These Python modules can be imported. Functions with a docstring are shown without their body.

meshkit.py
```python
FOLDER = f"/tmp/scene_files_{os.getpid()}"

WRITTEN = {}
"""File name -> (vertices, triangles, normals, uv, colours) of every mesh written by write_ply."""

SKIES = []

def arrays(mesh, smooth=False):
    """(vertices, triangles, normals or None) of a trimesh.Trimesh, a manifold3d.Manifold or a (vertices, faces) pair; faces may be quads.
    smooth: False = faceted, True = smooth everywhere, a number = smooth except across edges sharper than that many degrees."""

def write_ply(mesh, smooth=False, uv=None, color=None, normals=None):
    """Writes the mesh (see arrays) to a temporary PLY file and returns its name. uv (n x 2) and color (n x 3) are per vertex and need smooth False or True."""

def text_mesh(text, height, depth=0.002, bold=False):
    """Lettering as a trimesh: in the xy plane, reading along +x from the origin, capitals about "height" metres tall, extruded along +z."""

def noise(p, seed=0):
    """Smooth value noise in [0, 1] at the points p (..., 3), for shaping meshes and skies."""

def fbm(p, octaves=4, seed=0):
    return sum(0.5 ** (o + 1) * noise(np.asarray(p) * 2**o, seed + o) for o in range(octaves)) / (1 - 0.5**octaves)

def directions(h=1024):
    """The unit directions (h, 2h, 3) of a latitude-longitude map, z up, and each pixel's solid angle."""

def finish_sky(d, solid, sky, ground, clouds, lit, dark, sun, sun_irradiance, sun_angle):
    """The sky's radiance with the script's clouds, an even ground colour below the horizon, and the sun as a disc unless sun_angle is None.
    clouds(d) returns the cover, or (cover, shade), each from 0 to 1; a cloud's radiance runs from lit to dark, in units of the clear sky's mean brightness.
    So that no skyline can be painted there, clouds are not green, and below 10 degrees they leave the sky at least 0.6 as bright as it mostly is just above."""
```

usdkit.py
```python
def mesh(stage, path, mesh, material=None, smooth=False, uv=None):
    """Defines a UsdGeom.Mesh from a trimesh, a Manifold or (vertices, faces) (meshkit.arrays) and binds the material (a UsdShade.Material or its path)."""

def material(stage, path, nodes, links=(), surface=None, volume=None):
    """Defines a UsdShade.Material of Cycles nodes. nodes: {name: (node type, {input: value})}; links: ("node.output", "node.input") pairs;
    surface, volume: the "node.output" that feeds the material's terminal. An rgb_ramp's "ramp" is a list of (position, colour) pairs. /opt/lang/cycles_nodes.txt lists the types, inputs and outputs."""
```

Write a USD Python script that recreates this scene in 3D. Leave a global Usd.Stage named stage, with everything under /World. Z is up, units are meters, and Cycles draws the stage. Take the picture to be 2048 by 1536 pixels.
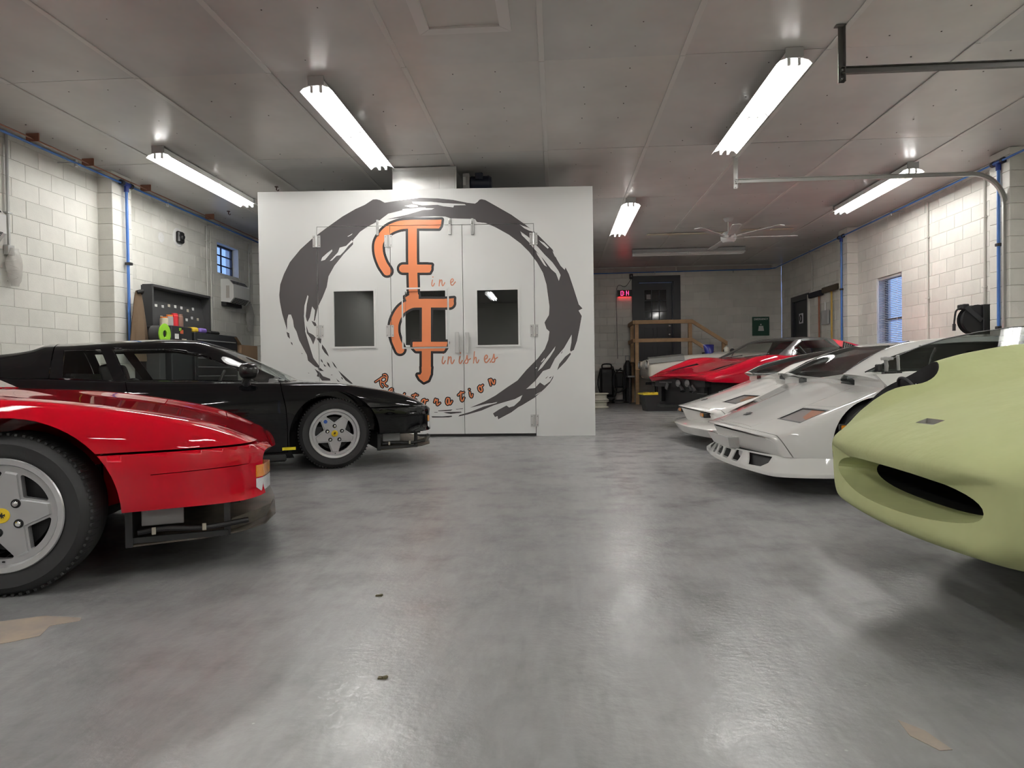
import math, random
import numpy as np, trimesh, usdkit, meshkit
import manifold3d as m3
from manifold3d import Manifold, CrossSection
from shapely.geometry import Polygon, LineString, Point, box as sbox
from shapely.ops import unary_union
from shapely import affinity
from pxr import Usd, UsdGeom, UsdLux, UsdShade, Sdf, Gf, Vt

stage = Usd.Stage.CreateInMemory()
UsdGeom.SetStageUpAxis(stage, UsdGeom.Tokens.z)
UsdGeom.SetStageMetersPerUnit(stage, 1.0)
UsdGeom.Xform.Define(stage, '/World')
# ---------------------------------------------------------------- camera, sky, exposure
CH, FPX, YAW, PITCH, ROLL = 0.83, 1378.0, -.06346, -.01689, -.01394
_fw = np.array([math.sin(YAW) * math.cos(PITCH), math.cos(YAW) * math.cos(PITCH), math.sin(PITCH)])
_rt = np.array([math.cos(YAW), -math.sin(YAW), 0]); _up = np.cross(_rt, _fw)
_rt, _up = math.cos(ROLL) * _rt + math.sin(ROLL) * _up, -math.sin(ROLL) * _rt + math.cos(ROLL) * _up
EYE = np.array([0, 0, CH])
cam = UsdGeom.Camera.Define(stage, '/World/camera')
cam.CreateHorizontalApertureAttr(36.0); cam.CreateVerticalApertureAttr(27.0)
cam.CreateFocalLengthAttr(36.0 * FPX / 2048)
cam.CreateClippingRangeAttr(Gf.Vec2f(0.05, 200))
UsdGeom.Xformable(cam).AddTransformOp().Set(Gf.Matrix4d(*_rt, 0, *_up, 0, *(-_fw), 0, *EYE, 1))
cam.CreateExposureAttr(0.75)
dome = UsdLux.DomeLight.Define(stage, '/World/sky')            # dusk sky, seen through the two windows only
dome.CreateColorAttr(Gf.Vec3f(0.30, 0.48, 1.0)); dome.CreateIntensityAttr(0.3)
TUBE = 42.0                                                      # radiance of a lit fluorescent tube
# ---------------------------------------------------------------- helpers
def at(px, py, axis, val):
    "the point of the plane axis=val that a pixel of the photograph shows"
    d = (px - 1024) / FPX * _rt + (768 - py) / FPX * _up + _fw
    i = 'xyz'.index(axis)
    return EYE + (val - EYE[i]) / d[i] * d
_names = {}
def numbered(parent, name):
    k = (parent, name); n = _names.get(k, 0); _names[k] = n + 1
    return f'{parent}/{name}' + (f'_{n:03d}' if n else '')
def tag(p, label=None, cat=None, group=None, kind=None):
    for k, v in (('label', label), ('category', cat), ('group', group), ('kind', kind)):
        if v: p.SetCustomDataByKey(k, v)
    return p
def thing(name, label=None, cat=None, loc=(0, 0, 0), rz=0, group=None, kind=None):
    x = UsdGeom.Xform.Define(stage, numbered('/World', name))
    x.AddTranslateOp().Set(Gf.Vec3d(*map(float, loc)))
    x.AddRotateZOp().Set(float(rz))
    return tag(x.GetPrim(), label, cat, group, kind)
def part(name, mesh, mat, parent=None, smooth=30, label=None, kind=None):
    path = numbered(str(parent.GetPath()) if parent else '/World', name)
    p = usdkit.mesh(stage, path, mesh, mat, smooth=smooth).GetPrim()
    return tag(p, label, None, None, kind)
def solo(name, mesh, mat, label, cat, group=None, smooth=30, kind=None):
    return tag(part(name, mesh, mat, None, smooth), label, cat, group, kind)
def struct(name, mesh, mat, smooth=False, parent=None):
    p = part(name, mesh, mat, parent, smooth)
    return tag(p, kind='structure') if parent is None else p
def copy(root, loc, rz=0, label=None, group=None):
    was = root.GetCustomData()
    r = thing(root.GetName().split('_0')[0], label or was.get('label'), was.get('category'), loc, rz, group or was.get('group'))
    r.GetReferences().AddInternalReference(root.GetPath()); r.SetInstanceable(True)
    return r
# meshes are (vertices, triangles)
def arr(m):
    if isinstance(m, tuple): return np.asarray(m[0], float), np.asarray(m[1], int)
    v, f, _ = meshkit.arrays(m); return np.asarray(v, float), np.asarray(f, int)
def join(*ms):
    ms = ms[0] if len(ms) == 1 and isinstance(ms[0], list) else ms
    V, F, n = [], [], 0
    for m in ms:
        v, f = arr(m)
        V.append(v); F.append(f + n); n += len(v)
    return np.vstack(V), np.vstack(F)
def mv(m, d=(0, 0, 0), rz=0, rx=0, ry=0, s=1):
    v, f = arr(m); v = v * np.asarray(s, float)
    for a, (i, j) in ((rx, (1, 2)), (ry, (2, 0)), (rz, (0, 1))):
        if a:
            c, q = math.cos(math.radians(a)), math.sin(math.radians(a)); v = v.copy()
            v[:, i], v[:, j] = c * v[:, i] - q * v[:, j], q * v[:, i] + c * v[:, j]
    return v + np.asarray(d, float), f
def mirror_y(m):
    v, f = arr(m); return v * [1, -1, 1], f[:, ::-1]
_bf = np.array([[0, 2, 1], [1, 2, 3], [4, 5, 6], [5, 7, 6], [0, 1, 4], [1, 5, 4], [2, 6, 3], [3, 6, 7], [0, 4, 2], [2, 4, 6], [1, 3, 5], [3, 7, 5]])
def bx(x0, x1, y0, y1, z0, z1, b=0):
    "a box, its edges chamfered by b"
    x0, x1, y0, y1, z0, z1 = min(x0, x1), max(x0, x1), min(y0, y1), max(y0, y1), min(z0, z1), max(z0, z1)
    if not b:
        return np.array([[x, y, z] for z in (z0, z1) for y in (y0, y1) for x in (x0, x1)], float), _bf
    P = []
    for x, dx in ((x0, b), (x1, -b)):
        for y, dy in ((y0, b), (y1, -b)):
            for z, dz in ((z0, b), (z1, -b)):
                P += [(x + dx, y + dy, z), (x + dx, y, z + dz), (x, y + dy, z + dz)]
    h = trimesh.convex.convex_hull(np.array(P)); return np.array(h.vertices), np.array(h.faces)
def quadstrip(P, closed_u=False, closed_v=False):
    "grid of points (n, m, 3) to triangles"
    P = np.asarray(P, float); n, m = P.shape[:2]; f = []
    I = np.arange(n if closed_u else n - 1); J = np.arange(m if closed_v else m - 1)
    i, j = np.meshgrid(I, J, indexing='ij'); i2, j2 = (i + 1) % n, (j + 1) % m
    a, b, c, d = i * m + j, i2 * m + j, i2 * m + j2, i * m + j2
    return P.reshape(-1, 3), np.concatenate([np.stack([a, b, c], -1).reshape(-1, 3), np.stack([a, c, d], -1).reshape(-1, 3)])
def frames(p):
    p = np.asarray(p, float); t = np.gradient(p, axis=0); t /= np.linalg.norm(t, axis=1, keepdims=True) + 1e-12
    a = np.cross(t[0], [0, 0, 1.0] if abs(t[0, 2]) < .9 else [1.0, 0, 0]); a /= np.linalg.norm(a); A = []
    for k in range(len(p)):
        a = a - t[k] * (a @ t[k]); a = a / np.linalg.norm(a); A.append(a)
    A = np.array(A); return t, A, np.cross(t, A)
def tube(p, r, n=8, caps=True):
    "a polyline as a tube"
    p = np.asarray(p, float); t, a, b = frames(p); r = np.broadcast_to(np.asarray(r, float), (len(p),))
    g = np.arange(n) * 2 * np.pi / n
    P = p[:, None] + r[:, None, None] * (np.cos(g)[None, :, None] * a[:, None] + np.sin(g)[None, :, None] * b[:, None])
    v, f = quadstrip(P, closed_v=True)
    if caps:
        k = len(v); v = np.vstack([v, p[0], p[-1]]); m = len(p) - 1; e = []
        for i in range(n):
            e += [(k, i, (i + 1) % n), (k + 1, m * n + (i + 1) % n, m * n + i)]
        f = np.vstack([f, e])
    return v, f[:, ::-1]
def curve(p, n=8):
    "Catmull-Rom through points"
    p = np.asarray(p, float); q = np.vstack([2 * p[0] - p[1], p, 2 * p[-1] - p[-2]]); out = []
    for i in range(1, len(q) - 2):
        for t in np.linspace(0, 1, n, endpoint=False):
            a, b, c, d = q[i - 1:i + 3]
            out.append(.5 * (2 * b + (c - a) * t + (2 * a - 5 * b + 4 * c - d) * t * t + (3 * b - a - 3 * c + d) * t ** 3))
    return np.array(out + [p[-1]])
def cyl(p0, p1, r, n=16): return tube([p0, p1], r, n)
def lathe(prof, n=32, axis='z', c=(0, 0, 0)):
    "profile of (radius, height) revolved about an axis through c"
    g = np.arange(n) * 2 * np.pi / n; prof = np.asarray(prof, float)
    P = np.stack([prof[:, None, 0] * np.cos(g), prof[:, None, 0] * np.sin(g), np.repeat(prof[:, 1][:, None], n, 1)], -1)
    v, f = quadstrip(P, closed_v=True); f = f[:, ::-1]
    if axis == 'y': v = np.stack([v[:, 0], v[:, 2], v[:, 1]], -1); f = f[:, ::-1]
    if axis == 'x': v = v[:, [2, 0, 1]]
    return v + np.asarray(c, float), f
def extr(poly, d0, d1, plane='xy'):
    "a shapely polygon extruded from d0 to d1 across its plane"
    ms = []
    for g in getattr(poly, 'geoms', [poly]):
        if g.geom_type != 'Polygon' or g.area < 1e-9: continue
        m = trimesh.creation.extrude_polygon(g, abs(d1 - d0), engine='earcut'); v, f = np.array(m.vertices), np.array(m.faces)
        v[:, 2] += min(d0, d1)
        if plane == 'xz': v = np.stack([v[:, 0], v[:, 2], v[:, 1]], -1); f = f[:, ::-1]
        if plane == 'yz': v = v[:, [2, 0, 1]]
        ms.append((v, f))
    return join(ms)
def rpoly(x0, x1, y0, y1, r=0, n=6):
    return sbox(x0 + r, y0 + r, x1 - r, y1 - r).buffer(r, n) if r else sbox(x0, y0, x1, y1)
def man(m):
    v, f = arr(m); mm = m3.Mesh(np.asarray(v, np.float32), np.asarray(f, np.uint32)); mm.merge(); return Manifold(mm)
def unman(M):
    m = M.to_mesh(); return np.array(m.vert_properties[:, :3], float), np.array(m.tri_verts, int)
# materials
def mat(name, col, rough=.5, metal=0., coat=0., coat_rough=.03, bump=None, vary=None, spec=None, emit=None, **kw):
    """bump=(scale, distance) noise relief; vary=(scale, colour2) a second colour mixed in by noise"""
    p = {'base_color': col, 'roughness': rough, 'metallic': metal, 'coat_weight': coat, 'coat_roughness': coat_rough, **kw}
    if spec is not None: p['specular_ior_level'] = spec
    if emit: p['emission_color'], p['emission_strength'] = emit[0], emit[1]
    n, l = {'p': ('principled_bsdf', p)}, []
    if bump or vary:
        n['g'] = ('texture_coordinate', {})
    if vary:
        n['v'] = ('noise_texture', {'scale': vary[0], 'detail': 4., 'roughness': .6})
        n['r'] = ('rgb_ramp', {'ramp': [(.35, col), (.68, vary[1])]})
        l += [('g.object', 'v.vector'), ('v.fac', 'r.fac'), ('r.color', 'p.base_color')]
    if bump:
        n['b'] = ('noise_texture', {'scale': bump[0], 'detail': 3.})
        n['bp'] = ('bump', {'distance': bump[1], 'strength': .6})
        l += [('g.object', 'b.vector'), ('b.fac', 'bp.height'), ('bp.normal', 'p.normal')]
    return usdkit.material(stage, '/World/Looks/' + name, n, l, surface='p.BSDF')
def pane_mat(name, tint=(1, 1, 1), rough=0., ior=1.5):
    f0 = ((ior - 1) / (ior + 1)) ** 2
    return usdkit.material(stage, '/World/Looks/' + name, {'t': ('transparent_bsdf', {'color': tint}), 'g': ('glossy_bsdf', {'color': (1, 1, 1), 'roughness': rough}),
        'f': ('layer_weight', {'blend': .5}), 'w': ('math', {'math_type': 'power', 'value2': 5.}), 'q': ('math', {'math_type': 'multiply_add', 'value2': 1 - f0, 'value3': f0}), 'm': ('mix_closure', {})},
        [('f.facing', 'w.value1'), ('w.value', 'q.value1'), ('q.value', 'm.fac'), ('t.BSDF', 'm.closure1'), ('g.BSDF', 'm.closure2')], surface='m.closure')
rng = random.Random(7)
# ---------------------------------------------------------------- the room
HC = 3.544; XL, XR, YB, YF = -5.95, 5.85, 18.25, -9.0
block_mats = [mat(f'painted_block_{i}', c, .55, bump=(90, .002), vary=(3.0, tuple(np.array(c) * .9))) for i, c in
              enumerate([(.74, .73, .675), (.70, .69, .635), (.77, .755, .70)])]
core_mat = mat('painted_wall_core', (.62, .61, .56), .7, bump=(90, .002))
def floor_mat():
    n = {'g': ('texture_coordinate', {}),
         'n1': ('noise_texture', {'scale': .9, 'detail': 5., 'roughness': .6}),
         'm2': ('mapping', {'scale': (14., 3., 1.), 'rotation': (0, 0, .35)}), 'n2': ('noise_texture', {'scale': 1.6, 'detail': 5., 'distortion': .6}),
         'r1': ('rgb_ramp', {'ramp': [(.3, (.205, .208, .212)), (.7, (.275, .276, .275))]}),
         'r2': ('rgb_ramp', {'ramp': [(.35, (.86, .86, .86)), (.62, (1.0, 1.0, 1.0)), (.75, (1.07, 1.07, 1.06))]}),
         'mm': ('mix_color', {'blend_type': 'multiply', 'fac': 1.0}),
         'v': ('voronoi_texture', {'scale': 16., 'randomness': 1.}), 'rv': ('rgb_ramp', {'ramp': [(.05, (1, 1, 1)), (.085, (0, 0, 0))]}),
         'nv': ('noise_texture', {'scale': 2.2, 'detail': 2.}), 'rnv': ('rgb_ramp', {'ramp': [(.56, (0, 0, 0)), (.66, (.55, .55, .55))]}),
         'mv': ('mix_color', {'blend_type': 'multiply', 'fac': 1.0}), 'chip': ('mix_color', {'b': (.52, .52, .5)}),
         'nr': ('noise_texture', {'scale': 3.0, 'detail': 6., 'roughness': .65}), 'rr': ('map_range', {'from_min': .3, 'from_max': .7, 'to_min': .23, 'to_max': .42, 'clamp': True}),
         'nb': ('noise_texture', {'scale': 46., 'detail': 4.}), 'b': ('bump', {'distance': .0022, 'strength': .5}),
         'nb2': ('noise_texture', {'scale': 7., 'detail': 3.}), 'b2': ('bump', {'distance': .004, 'strength': .35}),
         'p': ('principled_bsdf', {'specular_ior_level': .55})}
    l = [('g.object', 'n1.vector'), ('g.object', 'm2.vector'), ('m2.vector', 'n2.vector'), ('n1.fac', 'r1.fac'), ('n2.fac', 'r2.fac'), ('r1.color', 'mm.a'), ('r2.color', 'mm.b'),
         ('g.object', 'v.vector'), ('v.distance', 'rv.fac'), ('g.object', 'nv.vector'), ('nv.fac', 'rnv.fac'), ('rv.color', 'mv.a'), ('rnv.color', 'mv.b'),
         ('mm.result', 'chip.a'), ('mv.result', 'chip.fac'), ('chip.result', 'p.base_color'), ('g.object', 'nr.vector'), ('nr.fac', 'rr.value'), ('rr.result', 'p.roughness'),
         ('g.object', 'nb.vector'), ('nb.fac', 'b.height'), ('g.object', 'nb2.vector'), ('nb2.fac', 'b2.height'), ('b2.normal', 'b.normal'), ('b.normal', 'p.normal')]
    return usdkit.material(stage, '/World/Looks/grey_floor_paint', n, l, surface='p.BSDF')
fl = thing('floor', kind='structure')
part('slab', bx(XL - .3, XR + .3, YF - .3, YB + .3, -.2, 0), floor_mat(), fl, False)
tan = mat('bare_concrete', (.33, .27, .21), .6, vary=(9, (.24, .21, .19)))
for pts in ([(-10, 1245), (90, 1232), (163, 1236), (160, 1242), (100, 1252), (80, 1272), (20, 1285), (-10, 1290)], [(1795, 1440), (1850, 1462), (1905, 1500), (1880, 1502), (1820, 1472)]):
    q = Polygon([tuple(at(a, b, 'z', 0)[:2]) for a, b in pts]).buffer(.01).buffer(-.01)
    part('worn_patch', extr(q, .0002, .0012), tan, fl, False)

def cut(r, holes):
    "rectangle minus rectangles, as rectangles (u0, u1, z0, z1)"
    out = [r]
    for h in holes:
        nxt = []
        for a in out:
            if h[0] >= a[1] or h[1] <= a[0] or h[2] >= a[3] or h[3] <= a[2]: nxt.append(a); continue
            if h[0] > a[0]: nxt.append((a[0], h[0], a[2], a[3]))
            if h[1] < a[1]: nxt.append((h[1], a[1], a[2], a[3]))
            u0, u1 = max(a[0], h[0]), min(a[1], h[1])
            if h[2] > a[2]: nxt.append((u0, u1, a[2], h[2]))
            if h[3] < a[3]: nxt.append((u0, u1, h[3], a[3]))
        out = nxt
    return [a for a in out if a[1] - a[0] > .03 and a[3] - a[2] > .02]
def wall(name, place, u0, u1, holes, shown, core, limit=290):
    "a wall of painted concrete blocks; place(u, z, d) gives the point d in front of the wall's face; shown = the part in view"
    w = thing(name, kind='structure')
    part('wall_core', core, core_mat, w, False)
    rest, n, BH, BL, j, c = [], 0, .2032, .4064, .0018, .004
    todo = []
    for row in range(18):
        z0, z1 = row * BH, min((row + 1) * BH, HC)
        u = u0 - (BL / 2 if row % 2 else 0)
        while u < u1 - .02:
            for a in cut((max(u, u0), min(u + BL, u1), z0, z1), holes): todo.append(a)
            u += BL
    for (a0, a1, b0, b1) in todo:
        d = rng.uniform(-.0012, .0008)
        q = [(a0 + j, b0 + j), (a1 - j, b0 + j), (a1 - j, b1 - j), (a0 + j, b1 - j)]; s = [(c, c), (-c, c), (-c, -c), (c, -c)]
        V = [place(x, z, -.007) for x, z in q] + [place(x + dx, z + dz, d) for (x, z), (dx, dz) in zip(q, s)]
        V = np.array(V); F = np.array([[4, 5, 6], [4, 6, 7]] + [t for i in range(4) for t in ((i, (i + 1) % 4, 4 + (i + 1) % 4), (i, 4 + (i + 1) % 4, 4 + i))])
        nrm = np.cross(V[5] - V[4], V[6] - V[4]); want = np.array(place(a0, b0, 1)) - np.array(place(a0, b0, 0))
        if nrm @ want < 0: F = F[:, ::-1]
        if shown[0] <= (a0 + a1) / 2 <= shown[1] and shown[2] <= (b0 + b1) / 2 and n < limit:
            part('brick', (V, F), block_mats[rng.randrange(3)], w, False); n += 1
        else: rest.append((V, F))
    if rest: part('blockwork', join(rest), block_mats[0], w, False, kind='stuff')
    return w
def pilaster(w, x0, x1, y0, y1):
    for row in range(18):
        z0, z1 = row * .2032, min((row + 1) * .2032, HC - .002)
        part('brick', bx(x0, x1, y0, y1, z0 + .0015, z1 - .0015, .004), block_mats[rng.randrange(3)], w, False)
def slab_wall(axis, p0, p1, u0, u1, z0, z1, holes):
    q = sbox(u0, z0, u1, z1)
    for h in holes: q = q.difference(sbox(h[0], h[2], h[1], h[3]))
    return extr(q, p0, p1, 'yz' if axis == 'x' else 'xz')
WL = [(11.88, 12.70, 2.68, 3.21)]                               # openings: left window, right window and doors, back door
WR = [(12.06, 12.97, .95, 2.44), (16.33, 17.44, 0, 2.55), (5.3, 8.72, 0, 3.1)]
WB = [(2.04, 3.25, 1.06, 3.28)]
wl = wall('wall_left', lambda u, z, d: (XL + d, u, z), YF, YB, WL, (6.2, 14.2, .75), slab_wall('x', XL - .25, XL - .005, YF, YB, 0, HC, WL))
wr = wall('wall_right', lambda u, z, d: (XR - d, u, z), YF, YB, WR, (8.6, 18.3, 1.1), slab_wall('x', XR + .005, XR + .25, YF, YB, 0, HC, WR))
wb = wall('wall_back', lambda u, z, d: (u, YB - d, z), XL, XR, WB, (.9, 6, .1), slab_wall('y', YB + .005, YB + .25, XL, XR, 0, HC, WB))
wf = wall('wall_front', lambda u, z, d: (u, YF + d, z), XL, XR, [], (9, 9, 9), slab_wall('y', YF - .25, YF - .005, XL, XR, 0, HC, []))
pilaster(wl, XL - .01, XL + .2, 8.69, 9.10); pilaster(wl, XL - .01, XL + .2, 13.3, 13.7); pilaster(wl, XL - .01, XL + .2, 4.2, 4.6)
pilaster(wr, XR - .2, XR + .01, 8.96, 9.36); pilaster(wr, XR - .2, XR + .01, 13.74, 14.14)

# ceiling: boards 4 x 8 feet, battens on the long joints
ceil_mats = [mat(f'ceiling_board_{i}', c, .34, bump=(5, .004), vary=(1.3, tuple(np.array(c) * .86))) for i, c in enumerate([(.60, .585, .565), (.57, .56, .545), (.62, .595, .565)])]
batten_mat = mat('ceiling_batten', (.60, .585, .56), .45)
ce = thing('ceiling', kind='structure')
part('ceiling_deck', bx(XL - .25, XR + .25, YF - .25, YB + .25, HC + .015, HC + .2), core_mat, ce, False)
xs = [XL] + [-.0895 + 1.2192 * i for i in range(-4, 5)] + [XR]; ys = [6.063 + 2.4384 * j for j in range(-7, 7)]; ys = [y for y in ys if YF < y < YB]; ys = [YF] + ys + [YB]
for i in range(len(xs) - 1):
    for j in range(len(ys) - 1):
        x0, x1, y0, y1 = xs[i], xs[i + 1], ys[j], ys[j + 1]
        v, f = bx(x0 + .002, x1 - .002, y0 + .0025, y1 - .0025, HC, HC + .012)
        v = v.copy(); a, b, c = rng.uniform(-.0016, .0016), rng.uniform(-.0012, .0012), rng.uniform(0, .003)
        v[:, 2] += c + a * (v[:, 0] - x0) + b * (v[:, 1] - y0)
        part('panel', (v, f), ceil_mats[rng.randrange(3)], ce, False)
for i in range(1, len(xs) - 1):
    for j in range(len(ys) - 1):
        dx = rng.uniform(-.006, .006)
        part('batten', bx(xs[i] - .024 + dx, xs[i] + .024 + dx, ys[j] + .003, ys[j + 1] - .003, HC - .009, HC + .001, .002), batten_mat, ce, False)
nail = mat('nail_rust', (.06, .05, .045), .7)
nm = []
for i in range(len(xs) - 1):
    for j in range(5, len(ys) - 1):
        for u in (.33, .66):
            for k in range(6):
                x, y = xs[i] + u * (xs[i + 1] - xs[i]) + rng.uniform(-.02, .02), ys[j] + (k + .5) / 6 * (ys[j + 1] - ys[j]) + rng.uniform(-.03, .03)
                if rng.random() < .6: nm.append(bx(x - .005, x + .005, y - .005, y + .005, HC - .002, HC + .003))
part('nail_head', join(nm), nail, ce, False, kind='stuff')
# boards along the back wall's head, and the trim of the ceiling hatch
board = mat('faded_board', (.50, .44, .41), .6, vary=(4, (.42, .38, .36)))
part('head_board', bx(.6, 3.15, YB - .03, YB, HC - .16, HC - .03, .003), board, wb, False)
part('head_board', bx(3.19, 5.6, YB - .028, YB, HC - .15, HC - .03, .003), board, wb, False)
trimw = mat('trim_paint', (.63, .615, .60), .45)
x0, x1, y1, y0, w, zt, zb = -1.045, -.312, 5.48, 4.74, .092, HC, HC - .022
hatch = thing('ceiling_hatch', 'square ceiling access hatch framed by mitred white boards', 'hatch', (0, 0, 0))
for q in ([(x0, y1), (x1, y1), (x1 - w, y1 - w), (x0 + w, y1 - w)], [(x0, y0), (x1, y0), (x1 - w, y0 + w), (x0 + w, y0 + w)],
          [(x0, y0), (x0, y1), (x0 + w, y1 - w), (x0 + w, y0 + w)], [(x1, y0), (x1, y1), (x1 - w, y1 - w), (x1 - w, y0 + w)]):
    part('frame_board', extr(Polygon(q).buffer(-.001, join_style=2), zb, zt), trimw, hatch, False)
part('hatch_panel', bx(x0 + w, x1 - w, y0 + w, y1 - w, HC - .004, HC + .001), ceil_mats[2], hatch, False)

# ---------------------------------------------------------------- fluorescent lamps
tube_lit = mat('lit_tube', (1, 1, 1), .4, emit=((1.0, .985, .95), TUBE))
tube_off = mat('unlit_tube', (.78, .78, .76), .25)
enamel = mat('white_enamel', (.86, .86, .85), .3)
lampgrey = mat('lamp_housing_grey', (.42, .42, .42), .45)
def lamp(name, label, loc, rz=0, lit=True):
    t = thing(name, label, 'ceiling light', loc, rz, None)
    L = 1.22
    part('housing', bx(-.055, .055, -L, L, -.085, -.012, .004), lampgrey if not lit else enamel, t)
    for s in (-1, 1):
        y0, y1 = (-L, -.008) if s < 0 else (.008, L)
        prof = [(-.150, -.135), (-.118, -.105), (-.06, -.088), (.06, -.088), (.118, -.105), (.150, -.135)]
        top = [(x, z + .003) for x, z in prof]
        q = Polygon(prof + top[::-1])
        part('reflector', extr(q, y0, y1, 'xz'), enamel, t, False)
        for x in (-.042, .042):
            part('tube', cyl((x, y0 + .03, -.122), (x, y1 - .03, -.122), .0135, 10), tube_lit if lit else tube_off, t)
            for y in (y0 + .012, y1 - .012):
                part('socket', bx(x - .013, x + .013, y - .012, y + .012, -.145, -.088, .003), enamel, t, False)
        e = s * (L + .006)
        part('end_bracket', bx(-.075, .075, e - .006, e + .006, -.088, 0, .002), lampgrey, t, False)
    return t
lamp('fluorescent_lamp', 'lit fluorescent ceiling lamp left of the ceiling hatch, pointing at the duct', (-2.14, 7.40, HC))
lamp('fluorescent_lamp', 'lit fluorescent ceiling lamp beside the hanging white door track', (2.05, 7.24, HC))
lamp('fluorescent_lamp', 'lit fluorescent ceiling lamp nearest the left block wall', (-4.62, 9.07, HC))
lamp('fluorescent_lamp', 'lit fluorescent ceiling lamp nearest the right block wall', (4.76, 10.72, HC))
lamp('fluorescent_lamp', 'small distant lit fluorescent ceiling lamp just right of the paint booth', (1.21, 12.15, HC))
lamp('unlit_fluorescent_lamp', 'unlit fluorescent ceiling lamp in the dim rear, set crosswise behind the fan', (2.98, 15.62, HC), 90, lit=False)
for x, y, w in ((-2.14, 1.0, 'above the red coupe'), (2.05, 1.0, 'above the green primed car'), (-2.14, -5.6, 'far behind the red coupe'), (2.05, -5.6, 'far behind the green primed car'), (-4.62, 2.4, 'by the left wall behind the red coupe'), (4.76, 3.6, 'by the overhead door'), (-4.62, -3.6, 'at the rear of the left wall'), (4.76, -3.2, 'at the rear of the right wall')):
    lamp('fluorescent_lamp', 'lit fluorescent ceiling lamp out of view, ' + w, (x, y, HC))
# ---------------------------------------------------------------- the paint booth
BY = 8.934
white_panel = mat('booth_white_enamel', (.74, .745, .73), .22, bump=(3, .0015))
ring_mat = mat('graphic_charcoal', (.075, .068, .07), .3)
black_vinyl = mat('graphic_black', (.018, .016, .018), .3)
orange_vinyl = mat('graphic_orange', (.78, .245, .10), .3)
peach_vinyl = mat('graphic_peach', (.60, .235, .14), .35)
steel = mat('brushed_steel', (.62, .62, .61), .38, metal=.75)
steel_dk = mat('latch_steel', (.45, .45, .44), .3, metal=.9)
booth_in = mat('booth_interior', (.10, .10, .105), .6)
booth_glass = pane_mat('booth_glass', (.62, .64, .66), 0, 1.85)
gasket = mat('black_gasket', (.015, .015, .016), .6)
def bp(a, b): q = at(a, b, 'y', BY); return (q[0], q[2])
def bpoly(pts, k, ox, oy): return Polygon([bp(ox + x / k, oy + y / k) for x, y in pts]).buffer(0)
booth = thing('paint_booth', 'white walk-in paint booth with a charcoal brush ring and orange double F sign', 'paint booth')
bl, br, bt0, bt1 = bp(515, 384)[0], .503, 3.262, 3.206           # its head drops a little to the right
topz = lambda x: bt0 + (bt1 - bt0) * (x - bl) / (br - bl)
V = [bp(636, 600)[0], bp(782, 600)[0], bp(926, 600)[0], bp(1069, 600)[0]]
dt = lambda x: bp(634, 454)[1] + (bp(1067, 447)[1] - bp(634, 454)[1]) * (x - V[0]) / (V[3] - V[0])
g = .003
wins = []
for a, b, c, d in ((663.5, 579.5, 753, 696), (806, 579, 896, 693), (950, 577, 1041, 693)):
    (x0, z1), (x1, z0) = bp(a, b), bp(c, d); wins.append((x0, x1, z0, z1))
PAN = {'left_panel': Polygon([(bl, 0), (V[0] - g, 0), (V[0] - g, topz(V[0])), (bl, bt0)]),
       'header_panel': Polygon([(V[0] - g, dt(V[0]) + g), (V[3] + g, dt(V[3]) + g), (V[3] + g, topz(V[3])), (V[0] - g, topz(V[0]))]),
       'right_panel': Polygon([(V[3] + g, 0), (br, 0), (br, bt1), (V[3] + g, topz(V[3]))])}
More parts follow.
